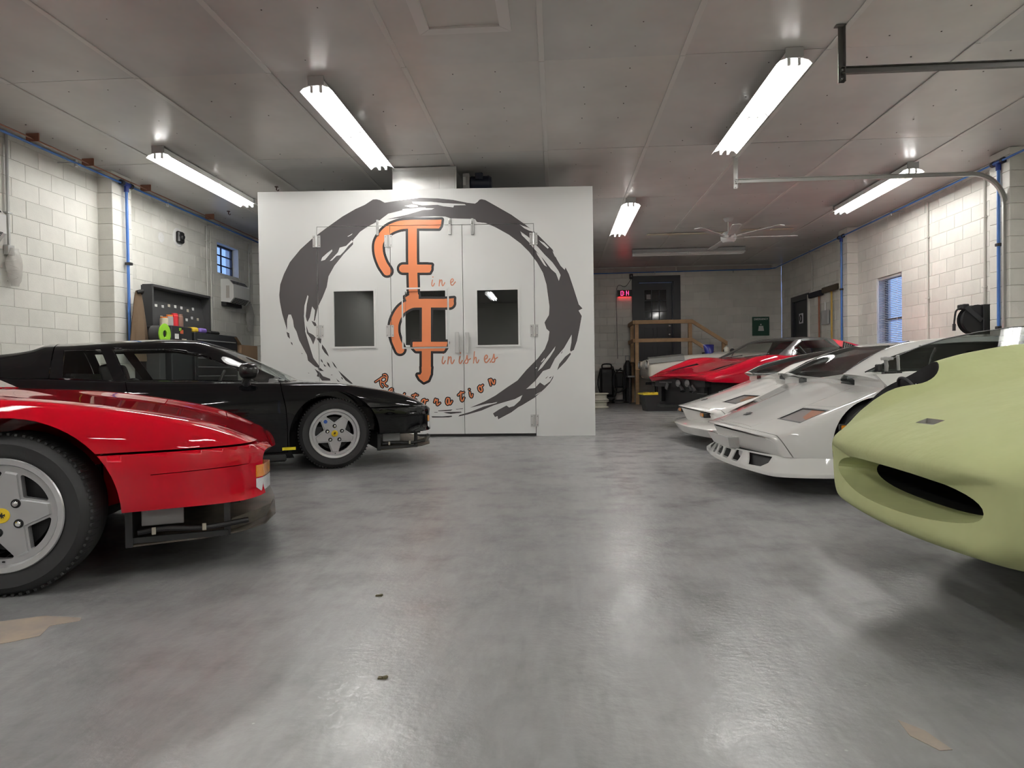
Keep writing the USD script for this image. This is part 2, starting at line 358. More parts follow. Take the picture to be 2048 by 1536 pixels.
DOORS = [Polygon([(V[i] + g, .036), (V[i + 1] - g, .036), (V[i + 1] - g, dt(V[i + 1]) - g), (V[i] + g, dt(V[i]) - g)]) for i in range(3)]
for n, q in PAN.items(): part(n, extr(q, BY, BY + .06, 'xz'), white_panel, booth, False)
doors = []
for q, w in zip(DOORS, wins):
    hole = sbox(w[0] + .02, w[2] + .02, w[1] - .02, w[3] - .02)
    d = part('door', extr(q.difference(hole), BY, BY + .045, 'xz'), white_panel, booth, False); doors.append(d)
    fr = sbox(w[0], w[2], w[1], w[3]).difference(sbox(w[0] + .026, w[2] + .026, w[1] - .026, w[3] - .026))
    ol = sbox(w[0] - .022, w[2] - .022, w[1] + .022, w[3] + .022).difference(sbox(w[0], w[2], w[1], w[3]))
    part('window_frame', join(extr(fr, BY - .012, BY + .03, 'xz'), extr(ol, BY - .003, BY + .001, 'xz')), white_panel, d, False)
    part('window_pane', bx(w[0] + .018, w[1] - .018, BY + .006, BY + .011, w[2] + .018, w[3] - .018), booth_glass, d, False)
part('side_wall', bx(bl, bl + .05, BY + .06, 15.6, 0, bt0 - .002), white_panel, booth, False)
part('side_wall', bx(br - .05, br, BY + .06, 15.6, 0, bt1 - .002), white_panel, booth, False)
part('rear_wall', bx(bl + .05, br - .05, 15.55, 15.6, 0, bt1 - .05), white_panel, booth, False)
part('roof_panel', bx(bl + .05, br - .05, BY + .06, 15.6, bt1 - .06, bt1 - .008), white_panel, booth, False)
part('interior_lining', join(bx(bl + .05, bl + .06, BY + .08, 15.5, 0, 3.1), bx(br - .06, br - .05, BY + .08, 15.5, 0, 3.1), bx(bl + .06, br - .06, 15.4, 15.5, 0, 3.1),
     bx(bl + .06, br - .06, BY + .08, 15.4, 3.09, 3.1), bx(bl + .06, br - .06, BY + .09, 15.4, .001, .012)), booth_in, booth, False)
for (cx, cy) in ((633, 483), (640, 662.5), (776.5, 482), (780, 662), (1067, 477.5), (1068.5, 661), (1069.5, 841)):
    x, z = bp(cx, cy); h, w = .078, .052
    hg = part('hinge', join(bx(x - w, x - .012, BY - .006, BY - .0005, z - h, z + h, .0015), bx(x + .012, x + w, BY - .006, BY - .0005, z - h, z + h, .0015),
         cyl((x, BY - .010, z - h), (x, BY - .010, z + h), .0125, 10)), steel, booth)
    part('screw', join([lathe([(0, BY - .0095), (.005, BY - .009), (.007, BY - .006)], 8, 'y', (x + s * .036, 0, z + t * .055)) for s in (-1, 1) for t in (-1, 1)]), steel_dk, hg)
for (cx, y0, y1) in ((755, 440, 472), (899, 437, 470), (944.5, 437, 470)):
    x, z1 = bp(cx, y0); z0 = bp(cx, y1)[1]; m = z0 + (z1 - z0) * .68
    l = part('latch', join(bx(x - .018, x + .018, BY - .022, BY - .0005, z0, m, .006), bx(x - .014, x + .014, BY - .012, BY - .0005, m + .004, m + .05, .003)), steel_dk, booth)
    part('hook_rod', join(tube(curve([(x - .01, BY - .018, m - .03), (x - .011, BY - .024, m + .02), (x, BY - .022, z1 - .012), (x + .011, BY - .024, m + .02), (x + .01, BY - .018, m - .03)]), .004, 6),
         bx(x - .016, x + .016, BY - .018, BY - .0005, z1 - .03, z1, .003)), steel, l)
for cx0, cx1 in ((911, 919), (931, 938.7)):
    (x0, z1), (x1, z0) = bp(cx0, 665), bp(cx1, 706)
    part('door_handle', join(bx(x0, x1, BY - .055, BY - .04, z0, z1, .004), bx(x0 + .006, x1 - .006, BY - .045, BY, z1 - .045, z1 - .012, .003), bx(x0 + .006, x1 - .006, BY - .045, BY, z0 + .012, z0 + .045, .003)), steel, booth)
part('door_sweep', bx(V[0], V[3], BY + .012, BY + .03, .004, .037), gasket, booth, False)
# --- the printed graphic, cut where the doors part
A4 = lambda p: bpoly(p, 4.267, 500, 330)
B4 = lambda p: bpoly(p, 4.267, 840, 330)
C6 = lambda p: bpoly(p, 5.689, 500, 640)
D7 = lambda p: bpoly(p, 5.689, 840, 640)
outer = [(639, 737), (630, 733), (616, 721), (614, 710), (598.4, 680.4), (593, 663), (588, 654), (586, 640), (582, 629), (577, 629), (574, 640), (574, 660), (571.5, 651), (564.5, 627.6), (559.8, 604), (558.6, 590), (560.5, 569),
    (568, 548), (579.7, 524.5), (600.8, 498.7), (624, 477.6), (652, 456.5), (685, 433), (711, 418), (729.7, 409.7), (746, 399), (753, 398.6), (760, 400.3), (769.5, 405.5), (795, 401.5), (823, 398), (840, 395.8), (875, 396.8), (905.6, 399.8), (933.7, 405.5),
    (950, 407.3), (955, 404), (959, 399.5), (963, 398.4), (971, 400.3), (992, 412), (1022.8, 429.6), (1051, 449.5), (1074, 468), (1088, 482), (1105, 499), (1113, 517.5), (1121, 531.5), (1129.4, 540), (1131, 535), (1137.6, 548), (1147, 576), (1157.5, 609),
    (1165, 617), (1157, 621), (1163.4, 632), (1158.7, 658), (1153.8, 682), (1147.6, 699.8), (1141.5, 703.3), (1140, 700), (1143, 684), (1143.5, 669), (1128, 696), (1110, 717), (1100, 737), (1086, 742), (1071, 761), (1056, 775), (1052, 778), (1070, 776), (1080, 765), (1089, 771), (1100, 763), (1107, 750.7), (1106, 756), (1100, 766), (1089.6, 777),
    (1070, 794.7), (1044, 810.5), (1036.9, 814), (1022.8, 824.6), (996.4, 838.6), (995, 832), (990, 834), (986, 827), (998, 819), (1013, 811), (1018, 815), (1028, 812), (1040, 801), (1045, 790), (1030, 798), (1014, 802.6), (987.7, 810.5), (963, 821), (935, 829), (917, 833), (919, 830), (940, 824), (965, 814), (987, 806), (975, 807), (940, 815.5), (970, 802.6)]
inner = [(991, 791), (1015.8, 773.6), (1035, 761), (1052.7, 740), (1075.5, 717), (1089.6, 698), (1096.6, 680), (1099, 663), (1093, 657.6), (1089, 645), (1098, 630), (1099, 613.6), (1095.5, 588), (1093, 569), (1086, 545.6), (1074, 524.5), (1058, 503.4),
    (1041.5, 487), (1018, 469.5), (990, 454), (971, 446), (953.7, 443.7), (950, 438), (901, 436.6), (890, 433), (870, 432.5), (800, 436), (760, 440), (734, 454), (720, 463.6), (706, 480), (706, 489), (687.5, 508), (668.7, 531.5), (657, 552.6), (653.5, 573.7), (645, 595), (636, 613.6), (630, 640), (623, 652), (613, 641), (610, 662), (621, 698), (626.6, 715.6), (639, 733)]
ring = Polygon([bp(*p) for p in outer + inner]).buffer(0)
def soft(q, r=.012): return q.buffer(r).buffer(-2 * r).buffer(r)
for q in (A4([(605, 820), (615, 790), (660, 750), (700, 720), (703, 735), (640, 810)]), A4([(680, 820), (750, 745), (765, 705), (820, 690), (870, 640), (880, 655), (840, 690), (800, 740), (770, 770), (740, 775), (700, 815)]), A4([(830, 610), (875, 583), (870, 595), (840, 612)]),
          A4([(460, 1290), (465, 1200), (490, 1110), (500, 1120), (485, 1190), (475, 1290), (490, 1350), (492, 1440), (470, 1400)]), A4([(530, 1205), (555, 1240), (545, 1330), (557, 1380), (530, 1450), (500, 1420), (482, 1360), (510, 1300)]),
          A4([(1110, 468), (1180, 415), (1330, 378), (1450, 362), (1500, 362), (1490, 380), (1340, 425), (1150, 467)]), A4([(1315, 350), (1380, 335), (1430, 345), (1435, 358), (1370, 362)]),
          B4([(-70, 312), (90, 313), (200, 325), (380, 333), (393, 343), (290, 345), (285, 362), (200, 352), (150, 340), (20, 345), (-60, 330)]), B4([(-150, 375), (0, 365), (125, 370), (100, 380), (0, 387), (-150, 395)]),
          B4([(855, 565), (920, 610), (990, 680), (1060, 760), (1130, 830), (1180, 900), (1200, 940), (1185, 990), (1160, 925), (1120, 890), (1050, 800), (960, 700), (930, 660), (870, 600)]),
          B4([(847, 505), (880, 520), (920, 532), (967, 556), (970, 572), (930, 560), (890, 540)]), B4([(990, 740), (1030, 775), (1050, 810), (1085, 870), (1060, 855), (1030, 810), (1000, 765)]),
          B4([(1012, 640), (1060, 665), (1100, 705), (1090, 715), (1040, 670)]), B4([(1130, 735), (1160, 760), (1175, 800), (1150, 780)]),
          D7([(1542, 298), (1530, 340), (1480, 420), (1450, 460), (1390, 540), (1338, 585), (1370, 520), (1430, 440), (1480, 380)]), D7([(1415, 430), (1420, 445), (1385, 480), (1375, 478)]), D7([(1310, 548), (1328, 535), (1332, 545), (1316, 556)]),
          D7([(575, 1000), (880, 932), (870, 945), (760, 975), (640, 1010)]), D7([(1310, 850), (1380, 812), (1360, 830), (1312, 862)])):
    ring = ring.difference(q)
flecks = [C6(p) for p in ([(415, 135), (445, 150), (455, 215), (430, 190)], [(463, 248), (480, 260), (487, 288), (470, 272)], [(640, 60), (665, 140), (720, 170), (748, 200), (720, 278), (690, 210), (648, 150)], [(700, 10), (745, 30), (760, 66), (735, 70), (720, 50)],
    [(755, 208), (812, 212), (806, 272), (780, 240)], [(820, 278), (860, 330), (887, 385), (897, 416), (850, 372), (818, 320)], [(805, 440), (822, 460), (832, 490), (810, 470)], [(835, 495), (870, 530), (845, 527)], [(873, 474), (900, 498), (915, 546), (885, 512)],
    [(930, 468), (960, 500), (994, 556), (960, 527)], [(735, 555), (800, 600), (830, 640), (910, 668), (915, 690), (820, 690), (790, 650), (760, 640), (770, 610)], [(770, 555), (800, 545), (840, 582), (800, 578)], [(1003, 573), (1090, 650), (1172, 725), (1150, 727), (1090, 690), (1040, 630)],
    [(980, 665), (995, 680), (1025, 708), (1000, 700)], [(920, 622), (940, 622), (930, 630)], [(585, 372), (598, 386), (590, 388)], [(660, 598), (675, 604), (668, 608)], [(1035, 645), (1050, 655), (1062, 680), (1045, 670)])]
flecks += [D7(p) for p in ([(205, 1030), (370, 1018), (350, 1034), (210, 1037)], [(265, 1050), (360, 1045), (470, 1043), (472, 1054), (350, 1069), (300, 1061)], [(130, 1095), (250, 1097), (360, 1088), (366, 1100), (330, 1108), (140, 1110)], [(408, 1015), (490, 1004), (490, 1010), (412, 1019)],
    [(160, 1048), (200, 1046), (200, 1051), (165, 1052)], [(1710, 372), (1716, 390), (1660, 470), (1560, 572), (1585, 500), (1650, 420)], [(1600, 385), (1625, 345), (1615, 375)], [(1424, 665), (1460, 635), (1440, 662)], [(1470, 655), (1500, 640), (1480, 665)])]
ring = unary_union([ring] + [f for f in flecks if f.area > 0])
k7 = 1237 / 290
def Z(p): return [bp(720 + x / k7, 420 + y / k7) for x, y in p]
def spline(p): return [tuple(q) for q in curve([(x, y, 0) for x, y in p], 8)[:, :2]]
u1 = abs(bp(720 + 1 / k7, 600)[0] - bp(720, 600)[0])
S = lambda p, hw, cap=1: LineString(Z(p)).buffer(hw * u1, cap_style=cap, join_style=1)
F_or = unary_union([S(spline([(232, 522), (190, 455), (160, 360), (165, 270), (230, 180), (330, 132), (440, 121), (560, 121), (655, 121)]), 36, 1), S([(447, 125), (448, 400), (457, 720)], 37, 2), S([(368, 500), (575, 500)], 34),
    Polygon(Z([(570, 466), (612, 468), (605, 505), (596, 534), (560, 534)])), S(spline([(342, 1190), (308, 1110), (290, 1030), (300, 945), (350, 855), (430, 803), (520, 795), (640, 795), (765, 795)]), 36), S([(566, 795), (566, 1395)], 38, 2),
    Polygon(Z([(455, 1132), (740, 1132), (732, 1165), (712, 1196), (480, 1196), (458, 1172)])).buffer(.012), Polygon(Z([(528, 1340), (604, 1340), (601, 1400), (580, 1450), (545, 1466), (512, 1440), (494, 1408), (518, 1407), (530, 1385)])).buffer(.005),
    Polygon(Z([(640, 84), (697, 82), (692, 120), (675, 158), (640, 158)])), Polygon(Z([(385, 745), (430, 720), (500, 720), (500, 770), (400, 790)])), Polygon(Z([(750, 757), (802, 752), (798, 800), (770, 832), (740, 832)]))]).buffer(.004).buffer(-.004)
F_bk = F_or.buffer(20 * u1).difference(F_or)
# handwritten small lettering as strokes; x-height 1
GL = {'i': ([[(.28, 1), (.12, .35), (.2, .02), (.36, .06), (.58, .42)]], [(.36, 1.5)]), 'n': ([[(.02, 0), (.16, 1)], [(.1, .45), (.34, .92), (.52, .88), (.5, .3), (.6, .0), (.76, .1), (.98, .5)]], []),
      'e': ([[(.08, .42), (.42, .58), (.52, .86), (.36, 1.02), (.14, .78), (.08, .4), (.2, .04), (.45, .06), (.84, .5)]], []), 's': ([[(-.12, .02), (.3, .6), (.46, 1.15), (.5, .7), (.56, .3), (.42, .02), (.14, .04)], [(.55, .42), (.95, .66)]], []),
      'h': ([[(.05, 0), (.2, 1.1), (.3, 1.95)], [(.1, .4), (.4, .95), (.56, .86), (.52, .3), (.64, 0), (.8, .1), (1.0, .5)]], []), 't': ([[(.42, 1.5), (.22, .4), (.3, .02), (.5, .06), (.76, .44)], [(-.12, 1.06), (.3, 1.3), (.9, 1.36)]], []),
      'o': ([[(.46, .98), (.16, .82), (.06, .36), (.26, .02), (.52, .2), (.58, .66), (.46, .98), (.6, .8), (.96, .9)]], []), 'r': ([[(.02, .5), (.22, 1.0), (.3, .8), (.56, .86), (.42, .3), (.5, .02), (.92, .3)]], []),
      'a': ([[(.62, .9), (.3, .98), (.06, .5), (.14, .06), (.4, .12), (.62, .9), (.56, .2), (.66, .02), (1.0, .4)]], []), 'R': ([[(-1.15, .35), (-.2, .95), (.5, 1.35), (1.1, 1.2), (1.15, .6), (.6, .2), (.1, .35)], [(.1, 1.2), (-.1, .4), (.05, -.45), (.35, -.75)], [(.5, 1.75), (.95, 1.85), (1.3, 1.4), (1.15, .6)], [(.6, .2), (.9, -.4), (1.3, -.6)]], [])}
def glyph(c, px, py, k, ox, oy, h, rot=0, wd=.085):
    st, dots = GL[c]; out = []
    for s in st:
        s = spline(s) if len(s) > 2 else s
        out.append(LineString(s).buffer(wd))
    out += [Point(d).buffer(wd * 1.3) for d in dots]
    q = affinity.rotate(unary_union(out), rot, origin=(0, 0)); x, z = bp(ox + px / k, oy + py / k)
    hh = h / k / FPX * BY
    return affinity.translate(affinity.scale(q, hh, hh, origin=(0, 0)), x, z)
small = [glyph(c, x, y, k7, 720, 420, h, 2) for c, x, y, h in (('i', 607, 650, 52), ('n', 674, 648, 52), ('e', 770, 643, 54), ('i', 695, 1312, 60), ('n', 748, 1312, 60), ('i', 840, 1310, 60), ('s', 890, 1309, 58), ('h', 966, 1306, 50), ('e', 1058, 1302, 62), ('s', 1118, 1300, 60))]
rest_t = [glyph(c, x, y, 7.314, 740, 700, h, r, .11) for c, x, y, h, r in (('R', 160, 490, 72, 0), ('e', 258, 640, 92, -22), ('s', 445, 712, 80, -18), ('t', 610, 745, 76, -14), ('o', 748, 802, 88, -8), ('r', 945, 808, 88, 4), ('a', 1118, 800, 90, 10), ('t', 1318, 750, 88, 10), ('i', 1468, 695, 78, 20), ('o', 1606, 620, 88, 24), ('n', 1766, 516, 84, 24))]
rest_in = unary_union(rest_t); rest_bk = rest_in.buffer(.0125).difference(rest_in)
faces = list(PAN.values()) + [d.difference(sbox(w[0] + .022, w[2] + .022, w[1] - .022, w[3] - .022)) for d, w in zip(DOORS, wins)]
glass2 = sbox(wins[1][0] + .026, wins[1][2] + .026, wins[1][1] - .026, wins[1][3] - .026)
for nm, q, m, lift, on_glass in (('ring_graphic', ring, ring_mat, .0008, False), ('letter_outline', F_bk, black_vinyl, .0014, True), ('letter_graphic', F_or, orange_vinyl, .0014, True),
                                 ('small_lettering', unary_union(small), peach_vinyl, .0014, False), ('arched_lettering', rest_in, orange_vinyl, .0016, False), ('arched_outline', rest_bk, black_vinyl, .0016, False)):
    pieces = [extr(r, BY - lift, BY - .0001, 'xz') for f in faces for r in [q.intersection(f).simplify(.0006)] if r.area > 1e-6]
    frame2 = sbox(*[wins[1][i] for i in (0, 2, 1, 3)]).difference(glass2)
    if on_glass:
        r = q.intersection(glass2); pieces.append(extr(r, BY + .0035, BY + .0055, 'xz'))
        pieces.append(extr(q.intersection(frame2), BY - .0135, BY - .0115, 'xz'))
    part(nm, join(pieces), m, booth, False)
# --- duct and fan motor on its roof
galv = mat('galvanised_duct', (.62, .62, .60), .42, metal=.35, vary=(3, (.55, .55, .54)))
x0, x1 = bp(783, 378)[0], bp(909, 378)[0]
duct = thing('exhaust_duct', 'grey sheet-metal duct rising from the booth roof to the ceiling', 'duct')
part('duct_body', bx(x0, x1, BY + .05, BY + .75, bt1 + .005, HC - .012, .004), galv, duct)
part('corner_seam', join(bx(x1, x1 + .02, BY + .045, BY + .08, bt1 + .005, HC - .012), bx(x0 - .001, x1, BY + .044, BY + .052, HC - .05, HC - .012)), galv, duct, False)
part('patch_plate', bx(x0 + .24, x0 + .62, BY + .046, BY + .052, bt1 + .03, bt1 + .24), galv, duct, False)
mx = bp(916, 378)[0]
mot = thing('fan_motor', 'black and navy fan motor behind the head of the booth, right of the duct', 'motor')
navy = mat('motor_navy', (.018, .022, .04), .45)
part('motor_drum', lathe([(0, 0), (.085, 0), (.1, .02), (.1, .26), (.08, .29), (0, .29)], 20, 'x', (mx + .12, BY + .35, bt1 + .17)), navy, mot)
part('motor_box', bx(mx + .03, mx + .12, BY + .25, BY + .5, bt1 + .03, bt1 + .29, .006), lampgrey, mot)
part('junction_box', bx(mx + .2, mx + .3, BY + .22, BY + .3, bt1 + .2, bt1 + .285, .006), navy, mot)
part('rating_plate', bx(mx + .035, mx + .07, BY + .246, BY + .25, bt1 + .13, bt1 + .24), white_panel, mot, False)
part('base_box', bx(mx + .1, mx + .36, BY + .22, BY + .5, bt1 - .008, bt1 + .075, .004), galv, mot)
# ---------------------------------------------------------------- car building helpers
from scipy.interpolate import PchipInterpolator
def _interp(P, n, cre, axis):
    "interpolates P along axis 0, smooth between the crease indices"
    P = np.asarray(P, float); M = len(P)
    d = np.linalg.norm(np.diff(P, axis=0), axis=-1).reshape(M - 1, -1).mean(1); s = np.r_[0, np.cumsum(np.maximum(d, 1e-4))]
    ks = sorted(set([0, M - 1]) | set(cre)); out = []
    for a, b in zip(ks[:-1], ks[1:]):
        m = max(2, int(round(n * (s[b] - s[a]) / s[-1])))
        t = np.linspace(s[a], s[b], m + 1)
        q = PchipInterpolator(s[a:b + 1], P[a:b + 1], axis=0)(t) if b - a > 1 else P[a] + (P[b] - P[a]) * ((t - s[a]) / (s[b] - s[a])).reshape(-1, *[1] * (P.ndim - 1))
        out.append(q[:-1] if b != ks[-1] else q)
    return np.concatenate(out)
def net(P, nu, nv, cu=(), cv=()):
    "surface through the control net P (stations, rails, 3)"
    G = _interp(P, nu, cu, 0)
    return np.swapaxes(_interp(np.swapaxes(G, 0, 1), nv, cv, 0), 0, 1)
def solid(G):
    "closed symmetric body from a half grid whose first and last rails lie on y = 0"
    G = G.copy(); G[:, 0, 1] = 0; G[:, -1, 1] = 0
    L = np.concatenate([G, G[:, -2:0:-1] * [1, -1, 1]], 1)
    v, f = quadstrip(L, closed_v=True); n, m = L.shape[:2]; c0, c1 = len(v), len(v) + 1
    v = np.vstack([v, L[0].mean(0), L[-1].mean(0)]); j = np.arange(m); k = (j + 1) % m
    f = np.vstack([f, np.stack([np.full(m, c0), j, k], 1), np.stack([np.full(m, c1), (n - 1) * m + k, (n - 1) * m + j], 1)])
    t = v[f]; vol = np.einsum('ij,ij->i', t[:, 0], np.cross(t[:, 1], t[:, 2])).sum()
    M = man((v, f if vol > 0 else f[:, ::-1])); assert M.status() == m3.Error.NoError and M.volume() > 0, (M.status(), vol); return M
def prism(poly, plane, a, b): return man(extr(poly, a, b, plane))
def mirr(M): return M.mirror((0, 1, 0))
def take(B, poly, plane, a, b, gap=.0025):
    "cuts a panel out of B: (panel, what is left) with an open joint between"
    p = poly if isinstance(poly, Polygon) else Polygon(poly)
    return B ^ prism(p.buffer(-gap, join_style=2), plane, a, b), B - prism(p.buffer(gap, join_style=2), plane, a - gap, b + gap)
def ycyl(x, z, r, y0, y1, n=64):
    return man(tube([(x, y0, z), (x, y1, z)], r, n))
def outline(poly, plane, k=.006): return poly.exterior
paint_red = mat('paint_red', (.46, .002, .012), .38, coat=1., coat_rough=.02, spec=0.)
paint_black = mat('paint_black', (.004, .004, .005), .3, coat=1., coat_rough=.02, spec=0.)
rubber = mat('tyre_rubber', (.022, .022, .023), .62, bump=(60, .001))
black_plastic = mat('black_plastic', (.012, .012, .013), .45)
satin_black = mat('satin_black', (.010, .010, .011), .6)
dark_metal = mat('dark_metal', (.045, .045, .047), .5, metal=.4)
chrome = mat('chrome', (.85, .85, .86), .08, metal=1.)
alloy = mat('silver_alloy', (.50, .50, .51), .34, metal=.55)
alloy_lip = mat('polished_alloy', (.66, .66, .67), .24, metal=.7)
yellow_cap = mat('yellow_enamel', (.80, .56, .02), .3)
cabin_dark = mat('cabin_black', (.012, .012, .012), .8)
leather = mat('dark_leather', (.02, .019, .018), .55)
car_glass = pane_mat('car_glass', (.80, .84, .82), 0, 1.5)
tint_glass = pane_mat('tinted_glass', (.52, .55, .54), 0, 1.55)
amber = mat('amber_lens', (.85, .28, .01), .15, coat=1., bump=(220, .002))
clear_lens = mat('clear_lens', (.72, .73, .74), .12, coat=1., bump=(160, .003))
horse = [(-.10, -.9), (.02, -.55), (-.05, -.25), (-.35, -.15), (-.55, -.5), (-.62, -.42), (-.5, .05), (-.25, .2), (-.55, .45), (-.42, .55), (-.1, .35), (.0, .6), (-.08, .85), (.12, .78), (.38, .68), (.42, .55), (.2, .5), (.28, .25), (.55, .42), (.62, .3), (.35, .1), (.55, -.1), (.48, -.18), (.2, .0), (.12, -.2), (.2, -.55), (.08, -.92)]
def wheel(parent, x, y, z, side, R=.316, W=.225, rr=.219, tip=-90, name='wheel', dot=False, cap_rot=0, steer=0):
    "a five-spoke road wheel under parent; side=-1 faces -y, 1 faces +y; wheel > tyre, rim ..."
    w = UsdGeom.Xform.Define(stage, numbered(str(parent.GetPath()), name)); w.AddTranslateOp().Set(Gf.Vec3d(x, y, z)); w.AddRotateZOp().Set(float(steer) + (0. if side < 0 else 180.))
    p = w.GetPrim(); h = W / 2                                    # local: outer face at y = -h
    prof = [(rr - .012, -h + .012), (rr + .004, -h + .004), (rr + .02, -h - .002), (rr + .055, -h - .006), (R - .028, -h + .004), (R - .012, -h + .016), (R - .003, -h + .032), (R, -h + .055), (R, h - .055), (R - .012, h - .016), (rr + .05, h + .004), (rr, h - .01), (rr - .012, h - .012)]
    prof = [(a, b) for a, b in prof] + [prof[0]]
    part('tyre', lathe(prof[::-1], 72, 'y'), rubber, p, 40)
    tr = []
    for k in range(72):
        a = 2 * math.pi * k / 72; b = bx(-.0055, .0055, -h + .012, -h + .085, R - .009, R + .0015, .001)
        tr.append(mv(b, ry=math.degrees(a), rz=0))
    part('tread_block', join(tr), rubber, p, False, kind='stuff')
    lip = [(rr - .012, -h + .014), (rr + .001, -h + .001), (rr - .003, -h - .004), (rr * .90, -h - .0015), (rr * .885, -h + .006), (rr * .86, -h + .02), (rr * .85, -h + .03), (rr * .84, h - .02), (rr * .86, h - .02), (rr * .9, -h + .04), (rr - .012, -h + .014)]
    part('rim', lathe(lip, 72, 'y'), alloy_lip, p, 35)
    star = []
    for k in range(5):
        a = math.radians(tip + 72 * k); c, s = math.cos(a), math.sin(a)
        for (u, v) in ((.80, -.085), (.80, .085)): star.append((rr * (u * c - v * s), rr * (u * s + v * c)))
        a2 = a + math.radians(36); star.append((rr * .40 * math.cos(a2), rr * .40 * math.sin(a2)))
    star = Polygon(star); disc = Point(0, 0).buffer(rr * .865, 24)
    holes = Point(0, 0).buffer(rr * .765, 24).difference(star.buffer(rr * .035)).buffer(-rr * .03).buffer(rr * .03)
    part('spoke_disc', extr(disc.difference(holes), -h + .016, -h + .045, 'xz'), alloy, p, False)
    s0, s1 = star.intersection(Point(0, 0).buffer(rr * .77)), None
    s1 = s0.buffer(-rr * .02)
    A = np.array(s0.exterior.coords)[:-1]
    n_ = len(A); V3 = np.vstack([np.c_[A[:, 0], np.full(n_, -h + .0165), A[:, 1]], np.c_[A[:, 0] * .955, np.full(n_, -h + .009), A[:, 1] * .955]])
    i_ = np.arange(n_); j_ = (i_ + 1) % n_
    part('spoke_star', join((V3, np.vstack([np.stack([i_, j_, n_ + j_], 1), np.stack([i_, n_ + j_, n_ + i_], 1)])), extr(Polygon(A * .955), -h + .009, -h + .012, 'xz')), alloy, p, False)
    for k in range(5):
        a = math.radians(tip + 36 + 72 * k + (0)); cx, cz = rr * .30 * math.cos(a), rr * .30 * math.sin(a)
        part('bolt_recess', lathe([(0, -h + .0085), (.0145, -h + .0085), (.0165, -h + .0065), (.0175, -h + .009)], 18, 'y', (cx, 0, cz)), satin_black, p)
        part('wheel_bolt', lathe([(0, -h - .004), (.006, -h - .003), (.0105, -h + .002), (.0115, -h + .009)], 12, 'y', (cx, 0, cz)), chrome, p)
    cap = lathe([(0, -h + .002), (.024, -h + .0025), (.0275, -h + .004), (.029, -h + .010)], 32, 'y')
    part('centre_cap', cap, yellow_cap, p)
    hp = affinity.rotate(affinity.scale(Polygon(horse), .0185, .0185, origin=(0, 0)), cap_rot, origin=(0, 0))
    part('cap_emblem', extr(hp, -h + .0012, -h + .0028, 'xz'), satin_black, p, False)
    part('brake_disc', lathe([(.03, -h + .075), (.145, -h + .075), (.148, -h + .09), (.03, -h + .095)], 32, 'y'), dark_metal, p)
    part('brake_caliper', bx(-.17, -.09, -h + .06, -h + .13, -.06, .07, .01), dark_metal, p, False)
    part('barrel', lathe([(rr * .845, -h + .04), (rr * .845, h - .01), (.06, h - .005), (.06, h - .02)], 32, 'y'), satin_black, p)
    part('valve', cyl((.0, -h + .03, -rr * .83), (.002, -h + .006, -rr * .80), .004, 6), black_plastic, p)
    if dot:
        a = math.radians(tip + 216 - 0); part('blue_sticker', lathe([(0, -h + .0075), (.0165, -h + .0075), (.0165, -h + .0095)], 20, 'y', (rr * .60 * math.cos(a), 0, rr * .60 * math.sin(a))), mat('blue_sticker', (.03, .10, .40), .5), p)
    return p
def seat(parent, x, y, z=.2, k=1.):
    s = []
    cush = trimesh.creation.icosphere(2); v = np.array(cush.vertices); f = np.array(cush.faces)
    sq = lambda a, p: np.sign(a) * np.abs(a) ** p
    def pad(c, r, ry=0, p=.5): return mv((np.stack([sq(v[:, 0], p) * r[0], sq(v[:, 1], p) * r[1], sq(v[:, 2], p) * r[2]], -1), f), c, ry=ry)
    part('seat', join(pad((x, y, z + .1), (.27, .25, .09)), pad((x - .36, y, z + .38), (.09, .25, .32), ry=-22), pad((x - .53, y, z + .71), (.05, .13, .10), ry=-15)), leather, parent)
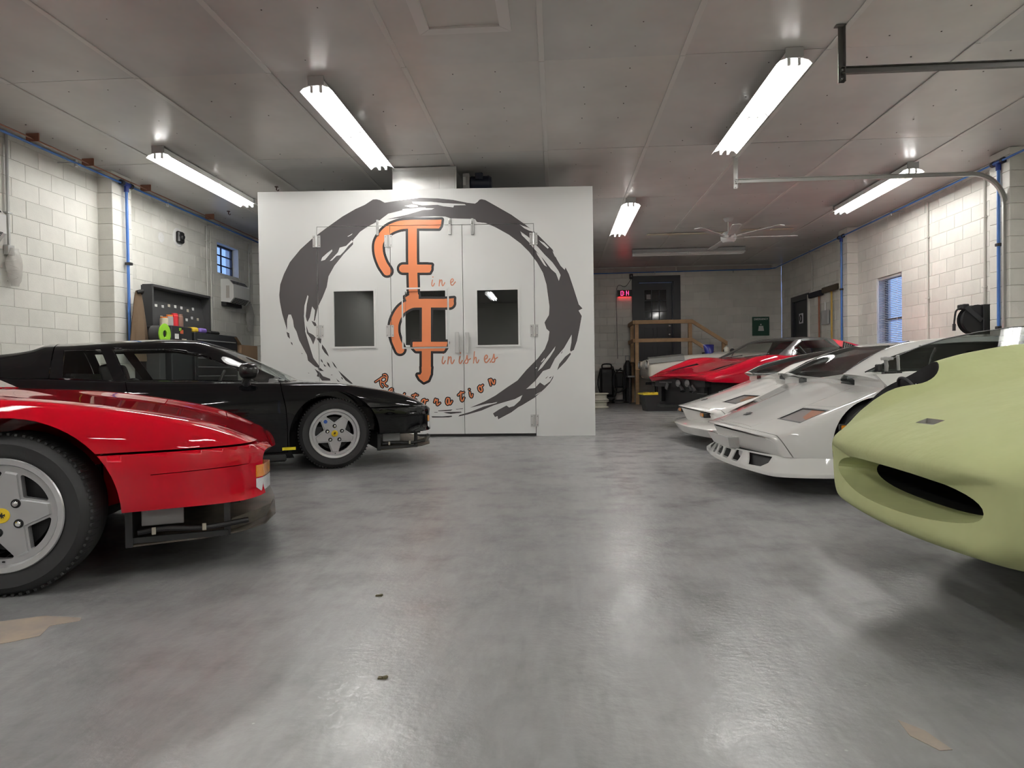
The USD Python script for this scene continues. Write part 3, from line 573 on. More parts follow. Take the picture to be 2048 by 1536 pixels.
# ---------------------------------------------------------------- the two black and red wedge coupes on the left
def side_coupe(name, label, loc, rz, paint, xs=1., tip=-90, dot=False, cap_rot=0, tape=False, steer=0):
    """low mid-engined wedge coupe; x forward from the front axle, y to its left, z up; xs stretches the nose a little"""
    t = thing(name, label, 'car', loc, rz)
    S = [  # station: (x, y, z) on the rails: bonnet centre, bonnet mid, crest, shoulder, side top, crease, low side, lip, floor edge, floor centre
        [(.965, 0, .492), (.958, .40, .492), (.920, .64, .500), (.905, .70, .496), (.895, .725, .472), (.892, .73, .445), (.892, .73, .36), (.902, .72, .308), (.86, .69, .298), (.86, 0, .298)],
        [(.955, 0, .502), (.948, .40, .503), (.900, .665, .516), (.880, .735, .513), (.866, .765, .482), (.864, .77, .445), (.864, .77, .35), (.874, .765, .302), (.83, .71, .292), (.83, 0, .292)],
        [(.885, 0, .530), (.88, .40, .531), (.84, .69, .553), (.81, .79, .549), (.79, .832, .505), (.786, .84, .455), (.786, .833, .345), (.795, .838, .298), (.75, .74, .29), (.75, 0, .29)],
        [(.69, 0, .600), (.69, .42, .602), (.67, .715, .632), (.64, .838, .625), (.62, .888, .545), (.615, .898, .46), (.615, .888, .335), (.62, .885, .298), (.60, .76, .29), (.60, 0, .29)],
        [(.40, 0, .676), (.40, .44, .677), (.385, .735, .702), (.37, .855, .694), (.36, .916, .60), (.36, .928, .47), (.36, .913, .32), (.36, .902, .295), (.36, .78, .28), (.36, 0, .28)],
        [(.04, 0, .736), (.04, .46, .736), (.03, .755, .755), (.02, .868, .746), (.02, .928, .64), (.02, .941, .48), (.02, .92, .30), (.02, .90, .22), (.02, .78, .17), (.02, 0, .17)],
        [(-.22, 0, .785), (-.22, .48, .777), (-.24, .755, .770), (-.25, .868, .758), (-.25, .932, .66), (-.25, .944, .49), (-.25, .925, .25), (-.25, .89, .125), (-.25, .78, .11), (-.25, 0, .11)],
        [(-.46, 0, .79), (-.46, .50, .785), (-.46, .76, .773), (-.46, .870, .762), (-.46, .934, .665), (-.46, .946, .50), (-.46, .925, .24), (-.46, .885, .12), (-.46, .78, .11), (-.46, 0, .11)],
        [(-1.0, 0, .80), (-1.0, .50, .80), (-1.0, .785, .79), (-1.0, .877, .776), (-1.0, .937, .68), (-1.0, .957, .52), (-1.0, .93, .24), (-1.0, .885, .115), (-1.0, .78, .10), (-1.0, 0, .10)],
        [(-1.6, 0, .81), (-1.6, .50, .81), (-1.6, .80, .808), (-1.6, .887, .795), (-1.6, .95, .70), (-1.6, .975, .55), (-1.6, .95, .26), (-1.6, .89, .115), (-1.6, .78, .10), (-1.6, 0, .10)],
        [(-2.15, 0, .83), (-2.15, .50, .83), (-2.15, .81, .84), (-2.15, .90, .828), (-2.15, .965, .74), (-2.15, .988, .58), (-2.15, .965, .30), (-2.15, .90, .14), (-2.15, .78, .11), (-2.15, 0, .11)],
        [(-2.75, 0, .85), (-2.75, .50, .85), (-2.75, .80, .862), (-2.75, .91, .845), (-2.75, .97, .75), (-2.75, .99, .60), (-2.75, .965, .36), (-2.75, .90, .24), (-2.75, .78, .2), (-2.75, 0, .2)],
        [(-3.33, 0, .84), (-3.33, .50, .84), (-3.33, .80, .85), (-3.32, .88, .83), (-3.32, .935, .74), (-3.32, .955, .60), (-3.32, .93, .42), (-3.32, .88, .32), (-3.31, .78, .3), (-3.31, 0, .3)],
        [(-3.53, 0, .80), (-3.53, .50, .80), (-3.51, .74, .80), (-3.50, .82, .79), (-3.49, .86, .72), (-3.49, .87, .60), (-3.49, .85, .44), (-3.49, .80, .36), (-3.47, .72, .34), (-3.47, 0, .34)]]
    st = lambda v: np.stack([np.where(v[..., 0] > 0, v[..., 0] * xs, v[..., 0]), v[..., 1], v[..., 2]], -1)
    G = net(np.array(S, float), 170, 74, cv=(5, 7, 8)); B = solid(st(G))
    for x in (0, -2.55):
        for s in (-1, 1): B = B - ycyl(x, .298, .388 if x == 0 else .39, s * .50, s * 1.2)
    B = B - man(bx(-2.08, -.52, -.72, .72, .22, 1.2, .02))
    X = lambda p: [(x * xs if x > 0 else x, z) for x, z in p]
    bump, B = take(B, X([(.25, .532), (.60, .533), (.875, .535), (.922, .522), (.942, .4965), (1.4, .4945), (1.4, 0), (.25, 0)]), 'xz', -1.2, 1.2, .0045)
    groove = Polygon(X([(.48, .440), (.93, .452), (.93, .4555), (.48, .4425)]))
    bump = bump - (prism(groove, 'xz', -1.2, 1.2) - prism(groove.buffer(.01), 'xz', -.80, .80))
    hood, B = take(B, [(.94 * xs, -.60), (.94 * xs, .60), (.80 * xs, .655), (.35, .685), (-.16, .67), (-.24, .60), (-.24, -.60), (-.16, -.67), (.35, -.685), (.80 * xs, -.655)], 'xy', .45, 1.2)
    lids = []
    for s in (-1, 1):
        q = Polygon([(.74 * xs, s * .30), (.72 * xs, s * .635), (.42, s * .645), (.42, s * .30)])
        l, hood = take(hood, q if q.is_valid else q.buffer(0), 'xy', .45, 1.2); lids.append(l)
    doors = []
    for s in (-1, 1):
        d, B = take(B, [(-.452, .84), (-.44, .70), (-.41, .56), (-.40, .40), (-.40, .175), (-1.52, .175), (-1.55, .45), (-1.59, .70), (-1.62, .84)], 'xz', min(s * .6, s * 1.3), max(s * .6, s * 1.3), .003); doors.append(d)
    body = unman(B); v, f = body
    c = v[f].mean(1); liner = np.zeros(len(f), bool)
    for x in (0, -2.55):
        r = np.hypot(v[:, 0] - x, v[:, 2] - .298); rf = r[f]
        liner |= (np.abs(rf - (.388 if x == 0 else .39)).max(1) < 2.5e-3) & (np.abs(c[:, 1]) < .93) | ((np.abs(v[f][:, :, 1]) - .5).__abs__().max(1) < 1e-3) & (rf.max(1) < .4)
    part('body', (v, f[~liner]), paint, t, 28)
    part('wheel_arch_liner', (v, f[liner]), satin_black, t, 28)
    part('front_bumper', unman(bump), paint, t, 28); part('bonnet', unman(hood), paint, t, 28)
    for l in lids: part('headlamp_cover', unman(l), paint, t, 28)
    dp = [part('door', unman(d), paint, t, 28) for d in doors]
    # cabin: outer and inner shells of roof, pillars and glass
    def upper(o):
        U = [[(-.255, 0, .792), (-.265, .35, .788), (-.335, .60, .778), (-.39, .72, .772), (-.47, .805, .765)],
             [(-.47, 0, .905), (-.48, .35, .897), (-.54, .575, .868), (-.59, .69, .826), (-.62, .835, .768)],
             [(-.72, 0, 1.028), (-.73, .35, 1.018), (-.77, .545, .985), (-.80, .68, .895), (-.82, .85, .772)],
             [(-.95, 0, 1.118), (-.96, .35, 1.108), (-.97, .53, 1.078), (-.98, .68, .945), (-.98, .858, .778)],
             [(-1.14, 0, 1.160), (-1.14, .35, 1.152), (-1.14, .525, 1.122), (-1.14, .68, .97), (-1.14, .864, .784)],
             [(-1.40, 0, 1.168), (-1.40, .35, 1.160), (-1.40, .53, 1.130), (-1.40, .69, .975), (-1.40, .872, .794)],
             [(-1.75, 0, 1.152), (-1.75, .35, 1.144), (-1.75, .54, 1.114), (-1.75, .70, .975), (-1.75, .882, .812)],
             [(-2.06, 0, 1.130), (-2.06, .35, 1.123), (-2.06, .555, 1.095), (-2.06, .73, .975), (-2.06, .895, .832)],
             [(-2.22, 0, 1.122), (-2.22, .35, 1.116), (-2.22, .565, 1.088), (-2.22, .745, .975), (-2.22, .90, .838)],
             [(-2.31, 0, 1.075), (-2.31, .35, 1.073), (-2.31, .585, 1.058), (-2.31, .755, .965), (-2.31, .905, .842)],
             [(-2.42, 0, 1.045), (-2.42, .35, 1.045), (-2.42, .60, 1.036), (-2.42, .77, .955), (-2.42, .905, .845)],
             [(-3.0, 0, .97), (-3.0, .35, .98), (-3.0, .68, .975), (-3.0, .80, .925), (-3.0, .89, .845)],
             [(-3.45, 0, .86), (-3.45, .35, .87), (-3.45, .70, .88), (-3.43, .78, .85), (-3.41, .84, .80)]]
        P = np.array(U, float)
        if o:
            P[:, :, 1] *= 1 - o * np.array([0, 1.2, 1.8, 1.3, 1.1]); P[:, :, 2] -= o * np.array([1, 1, .9, .3, 0]); P[0, :, 0] -= o * 1.6; P[1, :, 0] -= o * .9; P[2, :, 0] -= o * .6; P[-1, :, 0] += .3
        gg = net(P, 130, 34, cv=()); base = gg[:, -1:].copy(); base[:, :, 2] = np.minimum(base[:, :, 2] - .06, .755) if not o else np.minimum(base[:, :, 2] - .2, .6); c = base.copy(); c[:, :, 1] = 0
        return solid(np.concatenate([gg, base, c], 1))
    sh = upper(0) - upper(.028) - man(bx(-2.12, -.4, -.70, .70, .2, .80))
    ws = Polygon([(-.245, 0), (-.27, .40), (-.365, .645), (-.66, .575), (-.985, .475), (-1.01, 0), (-.985, -.475), (-.66, -.575), (-.365, -.645), (-.27, -.40)])
    fw = Polygon([(-.64, .782), (-.80, .885), (-.95, .962), (-1.12, 1.025), (-1.36, 1.068), (-1.73, 1.062), (-1.60, .806)])
    qw = Polygon([(-1.70, .812), (-1.825, 1.060), (-2.075, 1.055), (-2.04, .842)])
    tri = Polygon([(-.655, .795), (-.665, .82), (-.60, .795)])
    glass = []
    gl = sh ^ prism(ws, 'xy', .7, 1.4); sh = sh - prism(ws.buffer(.003), 'xy', .7, 1.4); glass.append(('windscreen', gl))
    for s in (-1, 1):
        a, b = min(s * .4, s * 1.2), max(s * .4, s * 1.2)
        for nm, q in (('door_window', fw), ('quarter_window', qw)):
            glass.append((nm, sh ^ prism(q, 'xz', a, b))); sh = sh - prism(q.buffer(.002), 'xz', a, b)
        sh = sh - (prism(Polygon([(-2.125, .80), (-2.165, 1.2), (-2.158, 1.2), (-2.118, .80)]), 'xz', a, b) - man(bx(-3, -2, -.03, .03, 0, 2)))
    part('roof_and_pillars', unman(sh), paint, t, 28)
    for nm, gm in glass:
        gv, gf = unman(gm)
        # thin the pane: keep its outer skin only
        tri_n = np.cross(gv[gf[:, 1]] - gv[gf[:, 0]], gv[gf[:, 2]] - gv[gf[:, 0]]); ctr = gv[gf].mean(1)
        outw = (tri_n * np.stack([np.where(nm == 'windscreen', .6, 0) * np.ones(len(ctr)), np.where(nm == 'windscreen', 0, np.sign(ctr[:, 1])), np.ones(len(ctr)) * .8], -1)).sum(1) > .45 * np.linalg.norm(tri_n, axis=1)
        part(nm, (gv, gf[outw]), car_glass, t, 40)
    # cabin inside
    for s in (-.36, .36): seat(t, -1.28, s, .14)
    part('dashboard', bx(-.90, -.53, -.70, .70, .50, .765, .05), cabin_dark, t)
    part('cabin_tub', join(bx(-2.07, -.53, -.715, .715, .222, .235), bx(-2.07, -.53, -.715, -.70, .22, .72), bx(-2.07, -.53, .70, .715, .22, .72), bx(-2.075, -2.0, -.70, .70, .24, .87, .02)), cabin_dark, t, False)
    a = np.linspace(0, 2 * np.pi, 25)
    part('steering_wheel', mv(join(tube(np.stack([0 * a, .175 * np.cos(a), .175 * np.sin(a)], 1), .014, 8, False), cyl((0, -.16, 0), (0, .16, 0), .012, 6), cyl((.0, 0, 0), (.25, 0, -.06), .03, 8)), (-.98, .36, .72), ry=22), leather, t)
    # mirror in a plastic wrap, on the near side and its twin
    for s in (-1, 1):
        sp = trimesh.creation.icosphere(3); vv = np.array(sp.vertices)
        if s < 0: vv = vv * (1 + .10 * (meshkit.noise(vv * 4.3, 3)[:, None] - .5) + .06 * (meshkit.noise(vv * 9, 5)[:, None] - .5))
        vv = np.sign(vv) * np.abs(vv) ** .75
        mp = part('door_mirror', (vv * [.075, .085, .066] + [-.70, s * .985, .872], np.array(sp.faces)), mat('mirror_wrap', (.008, .008, .009), .22, bump=(30, .004)) if s < 0 and not UsdShade.Material.Get(stage, '/World/Looks/mirror_wrap') else '/World/Looks/mirror_wrap', t, True)
        part('mirror_stalk', join(tube([(-.70, s * .96, .83), (-.72, s * .93, .79), (-.72, s * .88, .77)], [.035, .03, .04], 8)), black_plastic, mp)
    # lamps at the nose's corners, side strakes, sill
    for s in (-1, 1):
        q1, q2 = rpoly(.40, .461, .618, .765, .004), None
        a, b = (.618, .748)
        for nm, z0, z1, m in (('turn_signal', .385, .438, amber), ('fog_lamp', .322, .380, clear_lens)):
            xs_ = [(.922 * xs, .58), (.908 * xs, .66), (.895 * xs, .715), (.880 * xs, .748), (.862 * xs, .772)]
            P = np.array([[(x + .004, s * y, z) for x, y in xs_] for z in np.linspace(z1, z0, 4)])
            if nm == 'fog_lamp':
                P[-1, :, 0] += 0; P[-1, -1, 2] += .02; P[-1, 0, 2] += .0
            vv, ff = quadstrip(P); back = vv - [.03, s * .02, 0]; n = len(vv)
            hull = trimesh.convex.convex_hull(np.vstack([vv, back])); part(nm, (np.array(hull.vertices), np.array(hull.faces)), m, t, 20)
    for s in (-1, 1):
        for k in range(5):
            z = .30 + .062 * k; P = [(x, s * y, zz) for x, y, zz in [(-.62 - .01 * k, .946, z), (-1.0, .962, z), (-1.35, .972, z), (-1.52, .978, z)]]
            sec = [(-.008, -.009), (.008, -.006), (.008, .006), (-.008, .009)]
            G2 = np.array([[(x, y + s * a, z + b) for a, b in sec] for x, y, z in P]); vv, ff = quadstrip(G2, closed_v=True)
            part('side_strake', (vv, ff if s < 0 else ff[:, ::-1]), paint, dp[0] if s < 0 else dp[1], False)
        hz = part('door_handle', bx(-1.45, -1.31, s * .935 - .012, s * .935 + .012, .66, .675, .004), paint, dp[0] if s < 0 else dp[1], False)
    part('sill', join([bx(-2.1, -.41, s * .86, s * .905, .095, .165, .012) for s in (-1, 1)]), satin_black, t)
    if tape: part('yellow_tape', bx(-.445, -.335, -.9285, -.922, .193, .218), mat('yellow_tape', (.78, .68, .02), .5), t, False, 'strip of yellow tape on the sill')
    # what hangs under the nose where its lower spoiler is off
    Q = lambda x: x * xs
    part('radiator_frame', join(bx(.385, .40, -.80, .80, .150, .29), bx(.385, Q(.75), -.80, -.785, .148, .172), bx(.385, Q(.75), .785, .80, .148, .172), bx(Q(.735), Q(.76), -.79, -.76, .148, .29), bx(Q(.735), Q(.76), .76, .79, .148, .29), bx(.385, .412, -.81, -.77, .135, .30), bx(.385, Q(.80), -.74, .74, .275, .30), bx(.385, .40, -.74, .74, .15, .30)), black_plastic, t, False)
    part('coolant_pipe', join([tube(curve([(.43, s * .80, .192), (.53, s * .80, .20), (.68, s * .795, .190), (Q(.83), s * .78, .204)]), .012, 8) for s in (-1, 1)]), black_plastic, t)
    part('pipe_clip', join([bx(x - .008, x + .008, s * .815 - .004, s * .815 + .004, .182, .212, .002) for s in (-1, 1) for x in (.49, .68)]), mat('pale_clip_' + name, (.45, .42, .34), .5), t, False)
    part('grey_bracket', join(bx(.44, .60, -.775, -.765, .212, .285, .003), bx(.44, .60, .765, .775, .212, .285, .003)), mat('bare_bracket_' + name, (.30, .30, .30), .5), t, False)
    pl = [(.385, .140, .80), (Q(.66), .150, .80), (Q(.80), .158, .775), (Q(.90), .168, .69), (Q(.95), .175, .5), (Q(.965), .175, 0)]
    up = np.array([(x, -y, z) for x, z, y in pl] + [(x, y, z) for x, z, y in pl[::-1][1:]])
    ctr = up * [0, .98, 1] + [.385, 0, 0]
    gv, gf = quadstrip(np.stack([up, ctr], 0))
    part('undertray', join((gv, gf), (gv - [0, 0, .006], gf[:, ::-1]), quadstrip(np.stack([up - [0, 0, .006], up], 0))), mat('scuffed_tray_' + name, (.05, .044, .036), .45, vary=(9, (.12, .10, .075))), t, 40)
    fl = [(Q(.77), .21, .745), (Q(.87), .235, .72), (Q(.93), .24, .62), (Q(.955), .235, .40)]
    sp = []
    for s in (-1, 1):
        q = np.array([(x, s * y, z) for x, z, y in fl]); q2 = q - [.025, 0, .055]; c = .004
        sp.append(join(quadstrip(np.stack([q, q2])), quadstrip(np.stack([q - [c, 0, 0], q2 - [c, 0, 0]]))))
    part('splitter_end', join(sp), mat('splitter_' + name, (.05, .044, .036), .4, vary=(12, (.13, .11, .08))), t, 40)
    for k, (x, tp) in enumerate(((0, tip), (-2.55, tip + 30))):
        for s in (-1, 1): wheel(t, x, s * (.87 - .1125 if x == 0 else .845), .313, s, tip=tp, dot=dot and x == 0 and s < 0, cap_rot=cap_rot, R=.313, name='wheel', steer=steer if x == 0 else 0)
    return t
side_coupe('black_coupe', 'black low wedge coupe parked in front of the paint booth', (-2.315, 6.737, 0), 25, paint_black, 1., -90, True, 0, True)
side_coupe('red_coupe', 'red low wedge coupe in the left foreground, its lower front spoiler removed', (-2.45, 3.262, 0), 25, paint_red, 1.03, 6, False, -65, steer=-10)
# ---------------------------------------------------------------- the two white wedge cars on the right
def byrun(M, ids):
    "faces of M that come from the solids with these original ids, and the others"
    m = M.to_mesh(); v = np.array(m.vert_properties[:, :3], float); f = np.array(m.tri_verts, int); on = np.zeros(len(f), bool)
    ri, ro = list(m.run_index), list(m.run_original_id)
    for k, o in enumerate(ro):
        if o in ids: on[ri[k] // 3:ri[k + 1] // 3] = True
    return (v, f[on]), (v, f[~on])
def tracked(M):
    M = M.as_original(); return M, M.original_id()
paint_white = mat('paint_white', (.72, .72, .70), .35, coat=1., coat_rough=.02, spec=0.)
paint_white2 = mat('paint_bright_white', (.80, .79, .76), .35, coat=1., coat_rough=.04, spec=0.)
dark_glass = pane_mat('dark_windscreen', (.20, .215, .215), 0, 1.55)
def plain_wheel(parent, x, y, side, R=.31, W=.22):
    w = UsdGeom.Xform.Define(stage, numbered(str(parent.GetPath()), 'wheel')); w.AddTranslateOp().Set(Gf.Vec3d(x, y, R)); w.AddRotateZOp().Set(0. if side < 0 else 180.)
    p = w.GetPrim(); h = W / 2; rr = R * .66
    prof = [(rr, -h + .01), (rr + .03, -h), (R - .02, -h + .008), (R, -h + .05), (R, h - .05), (R - .02, h - .008), (rr, h - .01), (rr, -h + .01)]
    part('tyre', lathe(prof[::-1], 48, 'y'), rubber, p, 40)
    d = Point(0, 0).buffer(rr, 24)
    for k in range(5):
        a = k * 2 * math.pi / 5 + .3; d = d.difference(Point(rr * .58 * math.cos(a), rr * .58 * math.sin(a)).buffer(rr * .26, 12))
    part('rim', extr(d, -h + .02, -h + .05, 'xz'), alloy, p, False); part('barrel', lathe([(rr, -h + .02), (rr, h - .02), (.05, h - .03)], 32, 'y'), satin_black, p)
def wedge_car(name, label, loc, rz, paint, kit):
    t = thing(name, label, 'car', loc, rz)
    XA, XB = ([-9, -3.95, -1.28, -.875, -.25, 9], [-9.25, -4.2, -2.0, -1.07, -.25, 9]) if kit else ([-9, 9], [-9, 9])
    def part(nm, m, *a, **k):
        if kit:
            v, f = arr(m); v = v.copy(); v[:, 0] = np.interp(v[:, 0], XA, XB); v[:, 2] += np.interp(v[:, 2], [.8, 1.05], [0, .05]); m = (v, f)
        return globals()['part'](nm, m, *a, **k)
    n0 = .0 if not kit else .02
    S = [[(0, 0, .412), (-.015, .30, .405), (-.045, .48, .393), (-.105, .69, .368), (-.108, .695, .360), (-.108, .69, .356), (-.108, .66, .356), (0, 0, .400)],
         [(-.012, 0, .422), (-.026, .30, .416), (-.055, .48, .404), (-.112, .712, .376), (-.113, .724, .358), (-.116, .725, .340), (-.115, .70, .336), (-.012, 0, .380)],
         [(-.05, 0, .430), (-.065, .30, .424), (-.09, .48, .415), (-.135, .735, .386), (-.135, .752, .362), (-.15, .768, .30), (-.16, .765, .246), (-.075, 0, .258)],
         [(-.25, 0, .480), (-.255, .30, .478), (-.262, .48, .472), (-.252, .785, .455), (-.252, .812, .430), (-.25, .845, .32), (-.25, .85, .245), (-.25, 0, .245)],
         [(-.47, 0, .568), (-.47, .30, .566), (-.47, .48, .557), (-.465, .830, .550), (-.465, .858, .522), (-.46, .905, .35), (-.46, .91, .242), (-.46, 0, .242)],
         [(-.74, 0, .682), (-.74, .30, .680), (-.74, .48, .672), (-.735, .856, .668), (-.735, .888, .638), (-.73, .942, .40), (-.73, .942, .235), (-.73, 0, .235)],
         [(-.93, 0, .755), (-.93, .30, .753), (-.93, .50, .748), (-.93, .868, .748), (-.93, .902, .716), (-.93, .955, .44), (-.93, .95, .21), (-.93, 0, .21)],
         [(-1.22, 0, .775), (-1.22, .30, .775), (-1.22, .56, .785), (-1.22, .872, .785), (-1.22, .91, .752), (-1.22, .968, .47), (-1.22, .955, .15), (-1.22, 0, .15)],
         [(-2.1, 0, .80), (-2.1, .30, .80), (-2.1, .56, .81), (-2.1, .89, .812), (-2.1, .94, .775), (-2.1, .985, .50), (-2.1, .965, .15), (-2.1, 0, .15)],
         [(-3.05, 0, .85), (-3.05, .30, .85), (-3.05, .58, .86), (-3.05, .91, .865), (-3.05, .965, .82), (-3.05, 1.0, .54), (-3.05, .98, .18), (-3.05, 0, .18)],
         [(-3.75, 0, .86), (-3.75, .30, .86), (-3.75, .58, .865), (-3.75, .88, .86), (-3.75, .93, .80), (-3.75, .95, .58), (-3.75, .93, .30), (-3.75, 0, .30)],
         [(-3.95, 0, .80), (-3.95, .30, .80), (-3.95, .55, .80), (-3.94, .80, .79), (-3.94, .84, .74), (-3.93, .85, .58), (-3.93, .83, .36), (-3.93, 0, .36)]]
    P = np.array(S, float)
    P[:, :, 0] -= np.array([.10, .10, .10, .09, .085, .065, .04, 0, 0, 0, 0, 0])[:, None] * (P[:, :, 1] / .8) ** 2
    B = solid(net(P, 170, 66, cv=(3, 6)))
    arch = []
    for x in (-.86, -3.18):
        for s in (-1, 1):
            c, i = tracked(ycyl(x, .30, .345 if x > -1 else .375, s * .58, s * 1.2)); arch.append(i); B = B - c
    B = B - man(bx(-2.35, -1.02, -.80, .80, .22, 1.2, .02))
    # nose bumper, luggage lid, lamp pods
    nq = [(.3, -.95), (.3, .95), (-.245, .95), (-.222, .735), (-.128, .48), (-.088, .30), (-.062, 0), (-.088, -.30), (-.128, -.48), (-.222, -.735), (-.245, -.95)]
    if kit: nq = [(x - .04 if x < 0 else x, y) for x, y in nq]
    sh_ = np.array([[1, 0, .52, -.52 * .38], [0, 1, 0, 0], [0, 0, 1, 0]])
    q0 = Polygon(nq); nose = B ^ prism(q0.buffer(-.0028, join_style=2), 'xy', 0, 1).transform(sh_); B = B - prism(q0.buffer(.0028, join_style=2), 'xy', -.01, 1.01).transform(sh_)
    lid, B = take(B, [(-.33, -.46), (-.28, 0), (-.33, .46), (-.87, .53), (-.87, -.53)] if kit else [(-.312, -.455), (-.50, -.46), (-.87, -.53), (-.87, .53), (-.50, .46), (-.312, .455), (-.14, .455), (-.07, 0), (-.14, -.455)], 'xy', .38, 1.0, .002)
    pods, lenses = [], []
    for s in (-1, 1):
        q = lambda p: Polygon([(x, s * y) for x, y in p])
        L = q([(-.312, .475), (-.496, .478), (-.556, .775), (-.362, .765)]); Pd = q([(-.53, .48), (-.745, .51), (-.80, .815), (-.60, .795)])
        p, B = take(B, Pd, 'xy', .45, 1.0, .0018); pods.append(p)
        if not kit or True:
            l, B = take(B, L, 'xy', .38, 1.0, .001); lenses.append((l, L))
    ln, rest = byrun(B, arch)
    part('body', rest, paint, t, 28); part('wheel_arch_liner', ln, satin_black, t, 28)
    part('nose_bumper', unman(nose), paint, t, 28); part('luggage_lid', unman(lid), paint, t, 28)
    for p in pods: part('headlamp_cover', unman(p), paint, t, 28)
    for l, L in lenses:
        fr = l ^ prism(L.buffer(-.001).difference(L.buffer(-.013)), 'xy', .3, 1.0); inn = l ^ prism(L.buffer(-.0135, join_style=2), 'xy', .3, 1.0)
        sg = 1 if L.centroid.y > 0 else -1
        o = part('lens_frame', unman(fr), black_plastic, t, 28)
        om = sg * .655
        cut_ = prism(Polygon([(-.42, sg * .66), (-.53, sg * .585), (-.66, sg * .585), (-.66, sg * .9), (-.40, sg * .78)]), 'xy', .3, 1)
        part('turn_lens', unman((inn - cut_).translate((0, 0, -.006))), mat('grey_lens', (.36, .35, .35), .12, coat=1., bump=(120, .002)) if not UsdShade.Material.Get(stage, '/World/Looks/grey_lens') else '/World/Looks/grey_lens', o, 28)
        part('amber_bulb', unman((inn ^ cut_).translate((0, 0, -.006))), mat('peach_lens', (.55, .25, .15), .12, coat=1., bump=(120, .002)) if not UsdShade.Material.Get(stage, '/World/Looks/peach_lens') else '/World/Looks/peach_lens', o, 28)
    # roof, pillars, glass
    def upper(o):
        U = [[(-.875, 0, .742), (-.84, .30, .752), (-.745, .545, .785), (-.78, .72, .775), (-.86, .865, .735)],
             [(-.99, 0, .835), (-.965, .30, .842), (-.885, .515, .868), (-.92, .68, .835), (-1.0, .868, .76)],
             [(-1.15, 0, .94), (-1.135, .30, .943), (-1.085, .465, .962), (-1.12, .65, .90), (-1.18, .87, .782)],
             [(-1.31, 0, 1.005), (-1.30, .28, 1.005), (-1.26, .435, 1.008), (-1.28, .64, .935), (-1.32, .872, .787)],
             [(-1.50, 0, 1.032), (-1.50, .28, 1.031), (-1.48, .42, 1.025), (-1.48, .63, .945), (-1.50, .875, .79)],
             [(-1.95, 0, 1.045), (-1.95, .28, 1.043), (-1.95, .43, 1.033), (-1.95, .65, .95), (-1.95, .885, .80)],
             [(-2.25, 0, 1.04), (-2.25, .28, 1.038), (-2.25, .47, 1.028), (-2.25, .68, .95), (-2.25, .89, .81)],
             [(-2.9, 0, .98), (-2.9, .28, .98), (-2.9, .60, .975), (-2.9, .76, .93), (-2.9, .90, .85)],
             [(-3.6, 0, .885), (-3.6, .28, .885), (-3.6, .66, .885), (-3.6, .78, .875), (-3.6, .86, .84)]]
        Q = np.array(U, float)
        if o:
            Q[:, :, 1] *= 1 - o * np.array([0, 1.2, 2.0, 1.5, 1.1]); Q[:, :, 2] -= o * np.array([1, 1, .9, .4, 0]); Q[0, :, 0] -= o * 1.5; Q[1, :, 0] -= o; Q[2, :, 0] -= o * .7; Q[-1, :, 0] += .3
        gg = net(Q, 90, 30); base = gg[:, -1:].copy(); base[:, :, 2] -= .08 if not o else .3; c = base.copy(); c[:, :, 1] = 0
        return solid(np.concatenate([gg, base, c], 1))
    outer_s, oid = tracked(upper(0))
    sh = outer_s - upper(.026) - man(bx(-2.30, -.95, -.80, .80, .2, .80))
    ws = Polygon([(-.87, 0), (-.835, .30), (-.762, .518), (-.90, .482), (-1.10, .432), (-1.25, .402), (-1.275, 0), (-1.25, -.402), (-1.10, -.432), (-.90, -.482), (-.762, -.518), (-.835, -.30)])
    sw = Polygon([(-.86, .80), (-1.05, .90), (-1.28, .972), (-1.55, .99), (-2.0, .99), (-2.12, .82)])
    gl = [('windscreen', sh ^ prism(ws, 'xy', .7, 1.2))]; sh = sh - prism(ws.buffer(.003), 'xy', .7, 1.2)
    for s in (-1, 1):
        a, b = min(s * .4, s * 1.2), max(s * .4, s * 1.2)
        if not (s > 0 and not kit): gl.append(('side_window', sh ^ prism(sw, 'xz', a, b)))
        sh = sh - prism(sw.buffer(.002), 'xz', a, b)
    part('roof_and_pillars', unman(sh), paint, t, 28)
    for nm, g_ in gl: part(nm, byrun(g_, [oid])[0], dark_glass if nm == 'windscreen' else tint_glass, t, 40)
    part('screen_surround', join(*[tube([(x, s * y, z) for x, y, z in ((-.765, .531, .792), (-.90, .495, .878), (-1.10, .445, .966), (-1.26, .413, 1.01))], .006, 6) for s in (-1, 1)]), black_plastic, t)
    for s in (-.38, .38): seat(t, -1.75, s, .10, .9)
    part('cabin_tub', join(bx(-2.34, -1.03, -.79, .79, .222, .235), bx(-2.34, -1.03, -.795, -.785, .22, .76), bx(-2.34, -1.03, .785, .795, .22, .76), bx(-2.345, -2.3, -.78, .78, .24, .96), bx(-1.25, -1.03, -.78, .78, .45, .74, .04)), cabin_dark, t, False)
    if kit: part('wiper', join(tube([(-.84, -.30, .772), (-.88, .10, .780), (-.90, .30, .80)], .008, 6), tube([(-.79, -.42, .775), (-.855, .05, .762)], .012, 6), bx(-.85, -.83, -.31, -.28, .75, .775, .004)), black_plastic, t)
